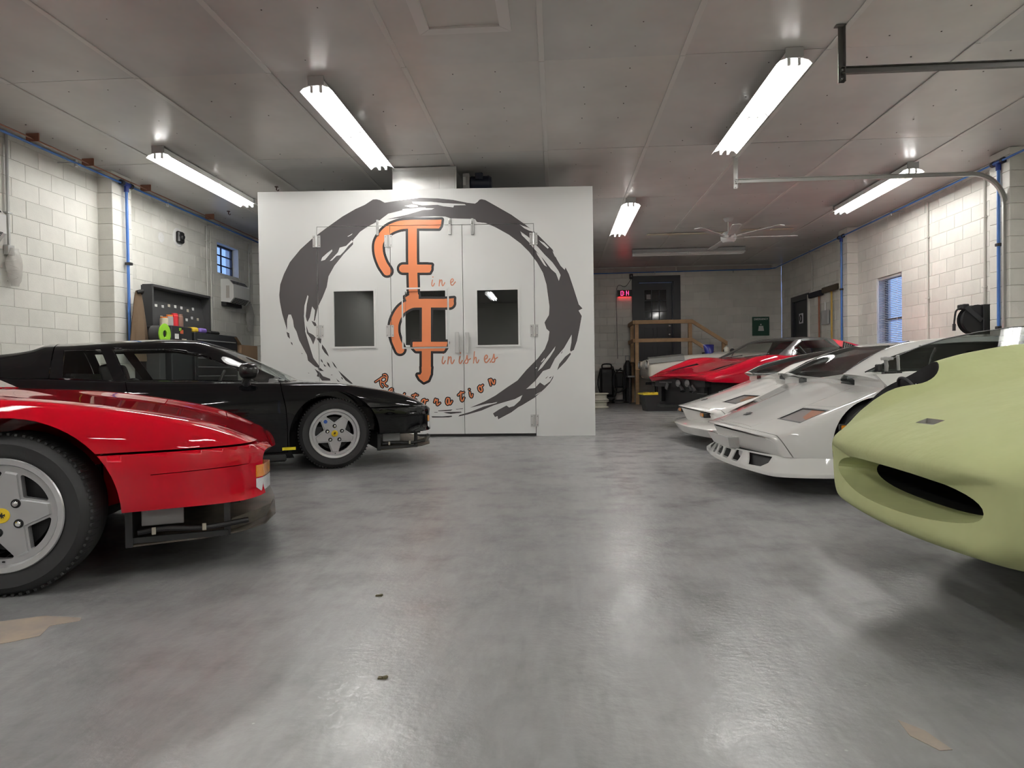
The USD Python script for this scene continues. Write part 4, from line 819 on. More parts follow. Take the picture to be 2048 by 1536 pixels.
    # front spoiler
    if not kit:
        top = [(-.085, 0), (-.115, .30), (-.17, .52), (-.27, .755), (-.34, .84), (-.52, .905), (-.66, .925)]
        bot = [(-.045, 0), (-.060, .30), (-.095, .55), (-.162, .845), (-.26, .91), (-.48, .955), (-.66, .965)]
        lv = [(.248, 0), (.19, .55), (.158, .93), (.152, 1.0), (.130, 1.0)]
        zs = (.248, .19, .158, .152, .130)
    else:
        top = [(-.11, 0), (-.135, .30), (-.19, .52), (-.29, .755), (-.36, .84), (-.54, .905), (-.66, .925)]
        bot = [(.02, 0), (.01, .30), (-.03, .55), (-.11, .86), (-.20, .94), (-.45, .965), (-.66, .97)]
        lv = [(.262, 0), (.245, .35), (.222, .86), (.205, 1.0), (.118, .62)]
    top, bot = np.array(top), np.array(bot); sec = []
    for z, w in lv: sec.append(np.c_[top * (1 - w) + bot * w, np.full(len(top), z)])
    inner_ = [q_ - [.009, 0, 0] for q_ in sec[::-1]]
    P = np.stack(sec + list(inner_), 1)
    full = np.concatenate([P[::-1][:-1] * [1, -1, 1], P]); full = _interp(full, 90, (), 0)
    vv, ff = quadstrip(full, closed_v=True); n, m = full.shape[:2]
    c0 = len(vv); vv = np.vstack([vv, full[0].mean(0), full[-1].mean(0)]); j = np.arange(m); k = (j + 1) % m
    ff = np.vstack([ff, np.stack([np.full(m, c0), j, k], 1), np.stack([np.full(m, c0 + 1), (n - 1) * m + k, (n - 1) * m + j], 1)])
    tr_ = trimesh.Trimesh(vv, ff, process=False); SP = man((vv, ff if tr_.volume > 0 else ff[:, ::-1]))
    def hole(t0, t1, z0, z1, r, d=.5): return man(mv(extr(rpoly(t0, t1, z0, z1, r), -d, d, 'yz')))
    if not kit:
        extra = []
        for s in (-1, 1):
            for (t0, t1, z0, z1) in ((.025, .155, .165, .232), (.225, .345, .163, .238)):
                SP = SP - hole(min(s * t0, s * t1), max(s * t0, s * t1), z0, z1, .018)
            SP = SP - man(extr(Polygon([(s * .42, .236), (s * .50, .17), (s * .66, .175), (s * .69, .20), (s * .67, .232)]).buffer(.004), -.5, .5, 'yz'))
        sp = part('front_spoiler', unman(SP), paint, t, 28)
        bk = np.stack([sec[0] - [.03, 0, 0], sec[1] - [.035, 0, 0], sec[2] - [.05, 0, 0]], 1); bk = _interp(np.concatenate([bk[::-1][:-1] * [1, -1, 1], bk]), 60, (), 0)
        part('spoiler_mesh', join(quadstrip(bk), quadstrip(bk - [.004, 0, 0])), satin_black, sp, 30)
        part('vent_slat', join([bx(-.255 - .012 * k, -.225 - .012 * k, s * (.47 + .028 * k) - .003, s * (.47 + .028 * k) + .003, .178, .234) for s in (-1, 1) for k in range(7)]), black_plastic, sp, False)
        for s in (-1, 1):
            part('driving_lamp', mv(extr(rpoly(min(s * .232, s * .338), max(s * .232, s * .338), .168, .236, .016), -.155, -.118, 'yz')), clear_lens, sp, 30)
        pad = trimesh.convex.convex_hull(np.array([(x, y, z) for x, y, z in [(-.02, .30, .335), (-.02, -.30, .335), (-.055, .22, .252), (-.055, -.22, .252), (-.12, .30, .335), (-.12, -.30, .335), (-.12, .24, .25), (-.12, -.24, .25)]]))
        part('plate_pad', (np.array(pad.vertices), np.array(pad.faces)), paint, t, False)
        for s in (-1, 1):
            sl = part('side_marker', bx(-.70, -.555, s * .905 - .014, s * .905 + .014, .420, .470, .004), black_plastic, t)
            part('marker_lens', bx(-.692, -.563, s * .916 - .006, s * .916 + .006, .427, .463, .003), amber, sl)
    else:
        part('front_spoiler', unman(SP), paint, t, 28)
        for s in (-1, 1):
            r_ = part('signal_recess', bx(-.20, -.10, s * .46, s * .62, .318, .372, .01), satin_black, t); part('amber_signal', bx(-.195, -.094, s * .48, s * .61, .326, .366, .008), amber, r_)
    e = part('lid_emblem', mv(extr(Polygon([(0, .055), (.012, .02), (.03, .03), (.022, 0), (.03, -.03), (.01, -.02), (-.004, -.055), (-.012, -.02), (-.028, -.025), (-.016, .004), (-.026, .03), (-.008, .022)]), .0, .004), (-.262, 0, .487), ry=-21 if False else 21), satin_black, t, False)
    for x in (-.86, -3.18):
        for s in (-1, 1): plain_wheel(t, float(np.interp(x, XA, XB)), s * (.75 if x > -1 else .78), s)
    # sills
    part('sill', join([bx(-2.75, -1.25, s * .90, s * .955, .12, .20, .012) for s in (-1, 1)]), paint, t)
    if not kit:                                                   # the near door is swung up a little on its front hinge: glass, skin, mirror bracket
        d = UsdGeom.Xform.Define(stage, numbered(str(t.GetPath()), 'raised_door')).GetPrim()
        def sheet(poly, th, z_lo, t_lo, z_hi, t_hi):
            v, f = extr(poly, 0, th, 'xz'); s = (v[:, 2] - z_lo) / (z_hi - z_lo); v = v.copy(); v[:, 1] += t_lo + (t_hi - t_lo) * s; return v, f
        topl = [(-.77, .80), (-.90, .85), (-1.04, .91), (-1.20, .965), (-1.37, 1.012), (-1.62, 1.058), (-1.88, 1.09), (-2.10, 1.10)]
        gq = Polygon(topl + [(-2.12, .93), (-1.6, .865), (-1.1, .797)])
        part('door_glass', sheet(gq, .004, .80, .80, 1.1, .56), tint_glass, d, False)
        part('glass_edge', tube([(x, .80 + (.56 - .80) * (z - .80) / .3 + .002, z) for x, z in topl], .0045, 6), black_plastic, d)
        sk = Polygon([(-.80, .785), (-1.1, .795), (-1.6, .862), (-2.12, .928), (-2.2, .72), (-2.1, .46), (-1.5, .36), (-1.05, .38), (-.98, .55)])
        part('door_skin', sheet(sk, .03, .40, .985, .93, .80), paint, d, False)
        m = part('mirror_bracket', join(tube([(-.905, .80, .80), (-.90, .815, .84), (-.885, .83, .895)], [.012, .014, .011], 8), tube([(-.985, .80, .81), (-.965, .83, .905)], .010, 8), bx(-.93, -.86, .815, .85, .875, .895, .004)), lampgrey, t)
        part('bracket_foot', join(bx(-.96, -.885, .775, .83, .765, .802, .005), bx(-.865, -.835, .79, .84, .80, .85, .006), bx(-1.0, -.955, .79, .82, .775, .80, .004)), black_plastic, m)
    return t
wedge_car('white_wedge_car', 'nearer white wedge car with a holed front spoiler and its door swung up', (1.215, 5.40, 0), 182, paint_white, False)
wedge_car('white_wedge_car', 'farther brighter white wedge car with a solid scoop spoiler', tuple((at(1405, 803, 'z', .465) + np.array([-.243, -.008, -.465]))), 182, paint_white2, True)
# ---------------------------------------------------------------- the green primed car
primer = mat('green_primer', (.435, .475, .235), .68, bump=(16, .005), vary=(5, (.41, .445, .215)))
def primed_car():
    t = thing('primed_car', 'pale green primed sports car with an open oval grille and empty lamp bucket', 'car', (1.08, 2.42, 0), 180)
    S = [[(0, 0, .528), (-.006, .25, .528), (-.03, .42, .523), (-.066, .525, .513), (-.074, .545, .49), (-.078, .545, .45), (-.075, .53, .385), (-.05, .42, .338), (-.02, 0, .330)],
         [(-.012, 0, .552), (-.018, .255, .552), (-.04, .43, .547), (-.08, .548, .534), (-.09, .575, .503), (-.095, .58, .45), (-.09, .562, .365), (-.06, .44, .312), (-.03, 0, .304)],
         [(-.055, 0, .585), (-.06, .26, .585), (-.085, .445, .578), (-.118, .572, .563), (-.135, .615, .52), (-.14, .622, .45), (-.135, .60, .35), (-.1, .46, .290), (-.07, 0, .28)],
         [(-.18, 0, .642), (-.185, .27, .642), (-.2, .45, .636), (-.212, .575, .652), (-.222, .665, .60), (-.232, .695, .49), (-.232, .672, .34), (-.22, .5, .268), (-.2, 0, .258)],
         [(-.34, 0, .695), (-.34, .27, .695), (-.34, .44, .705), (-.34, .568, .775), (-.345, .69, .71), (-.35, .742, .53), (-.35, .72, .34), (-.34, .53, .262), (-.33, 0, .25)],
         [(-.48, 0, .735), (-.48, .27, .737), (-.48, .435, .765), (-.48, .57, .842), (-.48, .712, .765), (-.48, .775, .56), (-.48, .755, .34), (-.48, .56, .26), (-.48, 0, .25)],
         [(-.68, 0, .783), (-.68, .27, .788), (-.68, .44, .828), (-.68, .585, .893), (-.68, .735, .805), (-.68, .803, .58), (-.68, .785, .34), (-.68, .6, .26), (-.68, 0, .25)],
         [(-.92, 0, .825), (-.92, .28, .832), (-.92, .45, .868), (-.92, .60, .922), (-.92, .755, .832), (-.92, .828, .60), (-.92, .81, .34), (-.92, .62, .25), (-.92, 0, .25)],
         [(-1.3, 0, .868), (-1.3, .30, .872), (-1.3, .48, .885), (-1.3, .63, .905), (-1.3, .775, .845), (-1.3, .845, .62), (-1.3, .83, .34), (-1.3, .64, .25), (-1.3, 0, .25)],
         [(-1.75, 0, .90), (-1.75, .34, .90), (-1.75, .54, .895), (-1.75, .68, .885), (-1.75, .80, .84), (-1.75, .855, .63), (-1.75, .84, .34), (-1.75, .65, .25), (-1.75, 0, .25)],
         [(-2.7, 0, .92), (-2.7, .34, .92), (-2.7, .54, .92), (-2.7, .70, .92), (-2.7, .82, .86), (-2.7, .87, .66), (-2.7, .85, .36), (-2.7, .66, .25), (-2.7, 0, .25)],
         [(-3.4, 0, .93), (-3.4, .34, .93), (-3.4, .54, .94), (-3.4, .68, .94), (-3.4, .80, .88), (-3.4, .86, .68), (-3.4, .84, .42), (-3.4, .66, .34), (-3.4, 0, .34)],
         [(-4.05, 0, .86), (-4.05, .34, .86), (-4.05, .52, .86), (-4.05, .64, .85), (-4.04, .74, .80), (-4.03, .78, .66), (-4.03, .76, .46), (-4.03, .62, .40), (-4.03, 0, .40)],
         [(-4.15, 0, .80), (-4.15, .34, .80), (-4.15, .5, .80), (-4.15, .60, .79), (-4.14, .68, .75), (-4.13, .70, .66), (-4.13, .68, .50), (-4.13, .58, .45), (-4.13, 0, .45)]]
    B = solid(net(np.array(S, float), 170, 84))
    # the mouth: a flared oval funnel, black inside
    def oval(x, w, zc, h, n=40, p=.8, dx=0):
        a = np.linspace(0, 2 * np.pi, n, endpoint=False); c, s = np.cos(a), np.sin(a)
        yy = w * np.sign(c) * np.abs(c) ** p
        return np.stack([x - dx * (np.abs(yy) / w) ** 2, yy, zc + h * np.sign(s) * np.abs(s) ** .9], 1)
    def hull_of(*r): return Manifold.hull_points(np.vstack(r))
    f1, i1 = tracked(hull_of(oval(.3, .525, .432, .078), oval(-.02, .515, .430, .072)) + hull_of(oval(-.02, .515, .430, .072), oval(-.06, .49, .428, .066)) + hull_of(oval(-.06, .49, .428, .066), oval(-.19, .40, .425, .055)))
    f2, i2 = tracked(hull_of(oval(-.18, .40, .425, .055), oval(-.75, .38, .43, .06)))
    B = B - f1; B = B - f2
    ids = [i2]
    for s in (-1, 1):
        for x in (-.86, -3.2):
            c, i = tracked(ycyl(x, .315, .36, s * .52, s * 1.2)); ids.append(i); B = B - c
        sp = lambda x, y, z, r: Manifold.sphere(r, 32).translate((x, s * y, z))
        buck, ib = tracked(Manifold.batch_hull([sp(-.43, .575, .75, .092), sp(-.40, .575, .90, .10), sp(-.235, .60, .648, .018), sp(-.225, .60, .72, .03)])); ids.append(ib); B = B - buck
    slot = Polygon([(-.165, -.055), (-.165, .055), (-.205, .055), (-.205, -.055)])
    sc, i3 = tracked(prism(slot, 'xy', .634, .80)); B = B - sc
    blk, rest = byrun(B, ids); sl, rest = byrun(B, ids + [i3]); g3 = byrun(B, [i3])[0]
    part('body', rest, primer, t, 28); part('black_recess', blk, satin_black, t, 28)
    part('badge_recess', g3, mat('bare_aluminium_badge', (.33, .33, .30), .4, metal=.3), t, 28)
    part('badge_hole', join([lathe([(0, .6355), (.005, .6355)], 8, 'z', (-.185, y, 0)) for y in (-.04, .04)]), satin_black, t, False)
    for s in (-1, 1):
        a = np.linspace(0, 2 * np.pi, 33)
        part('lamp_ring', mv(tube(np.stack([0 * a, .066 * np.cos(a), .066 * np.sin(a)], 1), .007, 8, False), (-.405, s * .58, .725), ry=28), dark_metal, t)
        part('lamp_screw', join([mv(bx(-.003, .003, -.004, .004, -.004, .004), (-.405 + .0 * k, s * .58 + .068 * math.cos(k), .725 + .066 * math.sin(k))) for k in (.5, 2.1, 3.6, 5.2)]), chrome, t, False)
    # lid outline scored on the bonnet
    def top_z(x, y):
        G = net(np.array(S, float), 120, 60); P = G[:, :30].reshape(-1, 3); return P[np.argmin((P[:, 0] - x) ** 2 + (P[:, 1] - abs(y)) ** 2), 2]
    ln = [(-.98, -.40), (-.82, -.38), (-.70, -.31), (-.64, -.20), (-.63, -.16), (-.66, -.13), (-.76, -.06), (-.86, .06), (-1.0, .22)]
    part('lid_outline', tube(curve([(x, y, top_z(x, y) - .0005) for x, y in ln], 6), .0022, 6), satin_black, t)
    # cabin
    U = [[(-1.42, 0, .88), (-1.44, .34, .88), (-1.50, .52, .875), (-1.60, .66, .87), (-1.75, .76, .86)], [(-1.70, 0, 1.02), (-1.72, .34, 1.015), (-1.78, .48, 1.0), (-1.86, .62, .95), (-1.9, .78, .865)],
         [(-2.0, 0, 1.16), (-2.02, .32, 1.15), (-2.05, .44, 1.125), (-2.08, .60, 1.01), (-2.1, .80, .87)], [(-2.4, 0, 1.22), (-2.4, .32, 1.21), (-2.4, .44, 1.18), (-2.4, .60, 1.03), (-2.4, .81, .88)],
         [(-2.9, 0, 1.17), (-2.9, .32, 1.16), (-2.9, .44, 1.14), (-2.9, .62, 1.03), (-2.9, .81, .90)], [(-3.6, 0, .98), (-3.6, .32, .975), (-3.6, .46, .97), (-3.6, .62, .95), (-3.6, .76, .92)]]
    g_ = net(np.array(U, float), 60, 26); b = g_[:, -1:].copy(); b[:, :, 2] -= .06; c = b.copy(); c[:, :, 1] = 0
    R_ = solid(np.concatenate([g_, b, c], 1))
    ws = Polygon([(-1.46, 0), (-1.49, .34), (-1.55, .50), (-1.80, .46), (-1.99, .41), (-1.98, 0), (-1.99, -.41), (-1.80, -.46), (-1.55, -.50), (-1.49, -.34)])
    wsm, iw = tracked(R_ ^ prism(ws, 'xy', .9, 1.3)); part('windscreen', unman(wsm), dark_glass, t, 28)
    R2 = R_ - prism(ws.buffer(.004), 'xy', .8, 1.4)
    for s in (-1, 1): R2 = R2 - prism(Polygon([(-1.98, .90), (-2.12, 1.08), (-2.4, 1.13), (-2.75, 1.12), (-2.8, .92)]), 'xz', min(s * .56, s * .9), max(s * .56, s * .9))
    part('roof', unman(R2), primer, t, 28)
    for x in (-.86, -3.2):
        for s in (-1, 1): plain_wheel(t, x, s * (.66 if x > -1 else .69), s)
primed_car()
# ---------------------------------------------------------------- red targa with its front stripped, raised on stands; cream shell behind it
paint_red2 = mat('paint_red_targa', (.50, .004, .022), .38, coat=1., coat_rough=.03, spec=0.)
black_vinyl_top = mat('targa_black', (.012, .012, .013), .35, coat=.4)
def targa(loc, rz):
    t = thing('red_targa', 'red wedge targa with a black roof, front bumper and front wheels off', 'car', loc, rz)
    K = lambda r: [(x, y, z - .022 * x) for x, y, z in r]
    S = [K(r) for r in [
        [(0, 0, .578), (-.01, .30, .577), (-.03, .48, .573), (-.058, .62, .566), (-.06, .626, .560), (-.06, .622, .555), (-.06, .60, .552), (0, 0, .566)],
        [(-.05, 0, .596), (-.06, .30, .595), (-.08, .49, .589), (-.115, .640, .580), (-.118, .665, .552), (-.12, .668, .52), (-.12, .655, .495), (-.06, 0, .548)],
        [(-.35, 0, .652), (-.35, .30, .652), (-.35, .49, .650), (-.35, .69, .655), (-.35, .745, .612), (-.35, .757, .55), (-.35, .75, .475), (-.35, 0, .53)],
        [(-.65, 0, .702), (-.65, .30, .702), (-.65, .50, .712), (-.65, .70, .745), (-.65, .79, .70), (-.65, .815, .60), (-.65, .805, .44), (-.65, 0, .44)],
        [(-.95, 0, .742), (-.95, .30, .745), (-.95, .51, .772), (-.95, .71, .822), (-.95, .81, .76), (-.95, .845, .62), (-.95, .83, .36), (-.95, 0, .36)],
        [(-1.25, 0, .785), (-1.25, .30, .788), (-1.25, .52, .80), (-1.25, .715, .835), (-1.25, .815, .78), (-1.25, .85, .63), (-1.25, .835, .26), (-1.25, 0, .26)],
        [(-1.45, 0, .81), (-1.45, .30, .81), (-1.45, .53, .81), (-1.45, .72, .822), (-1.45, .81, .78), (-1.45, .85, .63), (-1.45, .83, .20), (-1.45, 0, .20)],
        [(-2.0, 0, .81), (-2.0, .30, .81), (-2.0, .55, .81), (-2.0, .74, .818), (-2.0, .82, .78), (-2.0, .855, .63), (-2.0, .83, .18), (-2.0, 0, .18)],
        [(-2.7, 0, .82), (-2.7, .30, .82), (-2.7, .55, .82), (-2.7, .76, .84), (-2.7, .83, .79), (-2.7, .86, .64), (-2.7, .84, .18), (-2.7, 0, .18)],
        [(-3.3, 0, .86), (-3.3, .30, .86), (-3.3, .55, .87), (-3.3, .74, .89), (-3.3, .83, .82), (-3.3, .865, .66), (-3.3, .84, .22), (-3.3, 0, .22)],
        [(-4.0, 0, .85), (-4.0, .30, .85), (-4.0, .52, .85), (-4.0, .70, .85), (-4.0, .78, .79), (-4.0, .80, .65), (-4.0, .78, .38), (-4.0, 0, .38)],
        [(-4.2, 0, .79), (-4.2, .30, .79), (-4.2, .5, .79), (-4.2, .65, .78), (-4.2, .70, .73), (-4.2, .72, .62), (-4.2, .70, .44), (-4.2, 0, .44)]]]
    B = solid(net(np.array(S, float), 120, 56, cv=(5, 6))); ids = []
    for x in (-.97, -3.3):
        for s in (-1, 1):
            c, i = tracked(ycyl(x, .345 + (.0 if x > -1 else .05), .325, s * .52, s * 1.2)); ids.append(i); B = B - c
    B = B - man(bx(-2.6, -1.5, -.72, .72, .25, 1.3, .02))
    for s in (-1, 1):
        q = Polygon([(-.26, s * .43), (-.80, s * .36), (-.83, s * .455), (-.40, s * .50)]); c, i = tracked(prism(q, 'xy', .605, 1.0)); ids.append(i)
        B = B - c
    lid, B = take(B, [(-.10, -.54), (-.10, .54), (-.30, .56), (-1.20, .60), (-1.24, 0), (-1.20, -.60), (-.30, -.56)], 'xy', .575, 1.2, .002)
    doors = []
    for s in (-1, 1):
        d, B = take(B, [(-1.52, .9), (-1.46, .74), (-1.44, .30), (-2.45, .30), (-2.56, .62), (-2.60, .9)], 'xz', min(s * .6, s * 1.3), max(s * .6, s * 1.3), .003); doors.append(d)
    ln, rest = byrun(B, ids)
    part('body', rest, paint_red2, t, 28); part('dark_recess', ln, satin_black, t, 28)
    l1, l2 = byrun(lid, ids); part('front_lid', l2, paint_red2, t, 28); part('lid_louvre', l1, satin_black, t, 28)
    for d in doors: part('door', unman(d), paint_red2, t, 28)
    def upper(o):
        U = [K(r) for r in [
            [(-1.27, 0, .80), (-1.30, .35, .80), (-1.40, .62, .815), (-1.43, .69, .81), (-1.5, .765, .795)],
            [(-1.60, 0, .965), (-1.62, .33, .962), (-1.68, .555, .945), (-1.70, .66, .88), (-1.73, .775, .80)],
            [(-1.90, 0, 1.075), (-1.91, .33, 1.072), (-1.94, .505, 1.055), (-1.95, .63, .94), (-1.95, .785, .805)],
            [(-2.2, 0, 1.098), (-2.2, .33, 1.095), (-2.2, .50, 1.075), (-2.2, .62, .96), (-2.2, .79, .81)],
            [(-2.52, 0, 1.085), (-2.52, .33, 1.082), (-2.52, .50, 1.062), (-2.52, .63, .96), (-2.52, .795, .82)],
            [(-2.72, 0, 1.03), (-2.72, .33, 1.035), (-2.72, .52, 1.035), (-2.72, .64, .95), (-2.72, .80, .825)],
            [(-3.2, 0, .88), (-3.2, .33, .89), (-3.2, .57, .935), (-3.2, .68, .90), (-3.2, .80, .85)],
            [(-3.8, 0, .83), (-3.8, .33, .83), (-3.8, .6, .845), (-3.8, .7, .83), (-3.8, .77, .81)]]]
        Q = np.array(U, float)
        if o:
            Q[:, :, 1] *= 1 - o * np.array([0, 1.2, 1.9, 1.4, 1.1]); Q[:, :, 2] -= o * np.array([1, 1, .9, .4, 0]); Q[0, :, 0] -= o * 1.6; Q[1, :, 0] -= o * .9; Q[2, :, 0] -= o * .5; Q[-1, :, 0] += .3
        gg = net(Q, 80, 28); base = gg[:, -1:].copy(); base[:, :, 2] -= .05 if not o else .3; c = base.copy(); c[:, :, 1] = 0
        return solid(np.concatenate([gg, base, c], 1))
    os_, oid = tracked(upper(0)); sh = os_ - upper(.025) - man(bx(-2.62, -1.45, -.72, .72, .2, .84))
    ws = Polygon([(-1.285, 0), (-1.31, .35), (-1.405, .60), (-1.67, .535), (-1.905, .475), (-1.885, 0), (-1.905, -.475), (-1.67, -.535), (-1.405, -.60), (-1.31, -.35)])
    zz = lambda p: [(x, z - .022 * x) for x, z in p]
    sw = Polygon(zz([(-1.56, .815), (-1.70, .905), (-1.95, 1.025), (-2.47, 1.04), (-2.56, .83)]))
    gl = [('windscreen', sh ^ prism(ws, 'xy', .7, 1.3))]; sh = sh - prism(ws.buffer(.003), 'xy', .7, 1.3)
    for s in (-1, 1):
        a, b = min(s * .4, s * 1.2), max(s * .4, s * 1.2); gl.append(('side_window', sh ^ prism(sw, 'xz', a, b))); sh = sh - prism(sw.buffer(.002), 'xz', a, b)
    blk = Polygon(zz([(-1.955, .7), (-1.955, 1.3), (-2.63, 1.3), (-2.60, 1.04), (-2.60, .7)]))
    top, sh = take(sh, blk, 'xz', -1, 1, .0015); pil = Polygon([(-1.0, -1), (-1.955, -1), (-1.955, 1), (-1.0, 1)]); fr, sh = take(sh, pil, 'xy', .5, 1.4, .0015)
    part('targa_roof', unman(top), black_vinyl_top, t, 28); part('screen_frame', unman(fr), mat('pillar_grey', (.13, .13, .135), .3, metal=.4, coat=.6), t, 28); part('buttress', unman(sh), paint_red2, t, 28)
    for nm, g_ in gl: part(nm, byrun(g_, [oid])[0], car_glass, t, 40)
    for s in (-1, 1):
        part('vent_divider', tube([(x, s * y, z - .022 * x) for x, y, z in ((-1.80, .778, .815), (-1.78, .655, .95))], .009, 6), black_plastic, t)
        part('quarter_panel', extr(Polygon(zz([(-2.60, .835), (-2.63, 1.005), (-3.10, .885), (-3.06, .855)])), 0, .006, 'xz')[0] * [1, 1, 1] + [0, 0, 0] if False else mv(extr(Polygon(zz([(-2.60, .835), (-2.63, 1.0), (-3.06, .885), (-3.02, .85)])), -.004, .004, 'xz'), (0, s * .70, 0)), black_plastic, t, False)
        for k in range(9):
            x = -2.66 - .043 * k; h = 1.0 - .26 * (-2.63 - x) - .012
            part('louvre_slat', tube([(x + .03, s * .712, .842 - .022 * x), (x, s * .706, h - .022 * x)], .006, 5), mat('louvre_grey', (.40, .40, .39), .4) if not UsdShade.Material.Get(stage, '/World/Looks/louvre_grey') else '/World/Looks/louvre_grey', t)
    for s in (-.34, .34): seat(t, -2.0, s, .12, .9)
    part('cabin_tub', join(bx(-2.59, -1.51, -.71, .71, .252, .265), bx(-2.59, -1.51, -.715, -.70, .25, .80), bx(-2.59, -1.51, .70, .715, .25, .80), bx(-2.60, -2.56, -.70, .70, .26, .98), bx(-1.75, -1.50, -.70, .70, .5, .83, .04)), cabin_dark, t, False)
    part('wiper', join(tube([(-1.30, -.45, .845), (-1.36, -.05, .875)], .008, 6), tube([(-1.31, .05, .85), (-1.40, .45, .88)], .008, 6)), black_plastic, t)
    # bare front structure
    part('front_structure', join(bx(-.62, -.22, -.58, .58, .10, .535), bx(-.24, -.12, -.56, .56, .42, .535), bx(-.20, -.14, -.52, -.44, .20, .50), bx(-.20, -.14, .44, .52, .20, .50), bx(-.30, -.10, -.50, .50, .12, .16), bx(-1.5, -.5, -.50, .50, .12, .40)), satin_black, t, False)
    for y in (.02, .22):
        h = part('horn', lathe([(0, -.02), (.03, -.018), (.05, -.008), (.052, .004), (.03, .02), (0, .03)], 20, 'x', (-.09, y, .475)), mat('horn_grey', (.22, .22, .22), .45, metal=.3) if not UsdShade.Material.Get(stage, '/World/Looks/horn_grey') else '/World/Looks/horn_grey', t)
        part('horn_trumpet', tube([(-.10, y + .03, .45), (-.10, y + .09, .39), (-.09, y + .10, .36)], [.02, .03, .04], 8), dark_metal, h)
    part('lamp_bracket', join(mv(bx(-.01, .01, -.035, .035, -.05, .05), (-.105, .33, .40), rx=35), mv(bx(-.01, .01, -.03, .03, -.05, .05), (-.105, -.25, .43), rx=-25), bx(-.13, -.11, .40, .58, .33, .337), bx(-.12, -.11, -.45, -.15, .48, .495)), mat('bracket_grey', (.12, .12, .12), .5, metal=.4), t, False)
    part('front_hub', join([lathe([(0, s * .56), (.07, s * .56), (.12, s * .60), (.12, s * .63), (.05, s * .66), (0, s * .66)], 20, 'y', (-.97, 0, .36)) for s in (-1, 1)]), dark_metal, t)
    part('suspension_arm', join([tube([(-.97, s * .58, z), (-.97, s * .25, z + .04)], .022, 6) for s in (-1, 1) for z in (.24, .46)]), dark_metal, t)
    for s in (-1, 1): plain_wheel(t, -3.3, s * .73, s)
    return t
T308 = (1.665, 10.006, .165)
targa(T308, 208.3)
jack_m = mat('jack_stand_steel', (.05, .05, .055), .5, metal=.4)
a_ = math.radians(28.3); hx_, hy_ = np.array([-math.cos(a_), -math.sin(a_)]), np.array([math.sin(a_), -math.cos(a_)])
js = None
for X, Y, h in ((-1.3, .45, .27), (-1.3, -.45, .27)):
    p = np.array(T308[:2]) + hx_ * X + hy_ * Y
    if js is None:
        js = thing('jack_stand', 'dark steel jack stand under the front of the red targa', 'jack stand', (*p, 0), 0, 'jack stands under the red targa')
        part('leg', join([tube([(.11 * i, .11 * j, .0), (.03 * i, .03 * j, .26)], .010, 6) for i in (-1, 1) for j in (-1, 1)]), jack_m, js); part('base_ring', join(bx(-.12, .12, -.12, -.10, 0, .012), bx(-.12, .12, .10, .12, 0, .012), bx(-.12, -.10, -.12, .12, 0, .012), bx(.10, .12, -.12, .12, 0, .012)), jack_m, js, False)
        part('saddle', join(cyl((0, 0, .2), (0, 0, .278), .02, 10), bx(-.05, .05, -.02, .02, .275, .288)), jack_m, js)
    else: copy(js, (*p, 0))
for k, (X, Y) in enumerate(((-3.3, .73), (-3.3, -.73))):
    p = np.array(T308[:2]) + hx_ * X + hy_ * Y
    ram = solo('wheel_block', mv(bx(-.16, .16, -.14, .14, 0, .162, .006), (*p, 0), rz=28), mat('timber_block', (.36, .25, .13), .7), 'timber block under a rear wheel of the red targa', 'block', 'timber blocks under the rear wheels') if k == 0 else solo('wheel_block', mv(bx(-.16, .16, -.14, .14, 0, .162, .006), (*p, 0), rz=28), '/World/Looks/timber_block', 'timber block under a rear wheel of the red targa', 'block', 'timber blocks under the rear wheels')
# cream classic shell on a cart, behind
cream = mat('cream_paint', (.58, .56, .50), .4, coat=.5)
cl = thing('classic_shell', 'cream classic car shell with a round chrome headlamp, raised behind the red targa', 'car', (1.98, 15.6, .30), 180)
S = [[(0, 0, .60), (-.01, .30, .60), (-.02, .50, .615), (.0, .62, .66), (0, .70, .60), (0, .71, .50), (0, .66, .42), (0, 0, .42)],
     [(-.06, 0, .68), (-.06, .30, .68), (-.05, .48, .70), (-.05, .62, .755), (-.05, .75, .66), (-.05, .78, .52), (-.05, .74, .36), (-.05, 0, .36)],
     [(-.5, 0, .76), (-.5, .30, .755), (-.5, .47, .75), (-.5, .62, .82), (-.5, .77, .73), (-.5, .82, .55), (-.5, .79, .28), (-.5, 0, .28)],
     [(-1.2, 0, .86), (-1.2, .30, .855), (-1.2, .47, .84), (-1.2, .62, .87), (-1.2, .77, .80), (-1.2, .83, .58), (-1.2, .80, .25), (-1.2, 0, .25)],
     [(-1.6, 0, .92), (-1.6, .30, .915), (-1.6, .50, .89), (-1.6, .64, .88), (-1.6, .77, .82), (-1.6, .83, .6), (-1.6, .80, .25), (-1.6, 0, .25)],
     [(-2.4, 0, .92), (-2.4, .30, .915), (-2.4, .50, .89), (-2.4, .66, .88), (-2.4, .77, .82), (-2.4, .83, .6), (-2.4, .80, .25), (-2.4, 0, .25)],
     [(-3.4, 0, .80), (-3.4, .30, .80), (-3.4, .50, .79), (-3.4, .64, .78), (-3.4, .74, .72), (-3.4, .78, .55), (-3.4, .74, .35), (-3.4, 0, .35)]]
Bc = solid(net(np.array(S, float), 80, 48))
for x in (-.85, -2.95):
    for s in (-1, 1): Bc = Bc - ycyl(x, .30, .33, s * .5, s * 1.2, 40)
part('body', unman(Bc), cream, cl, 35)
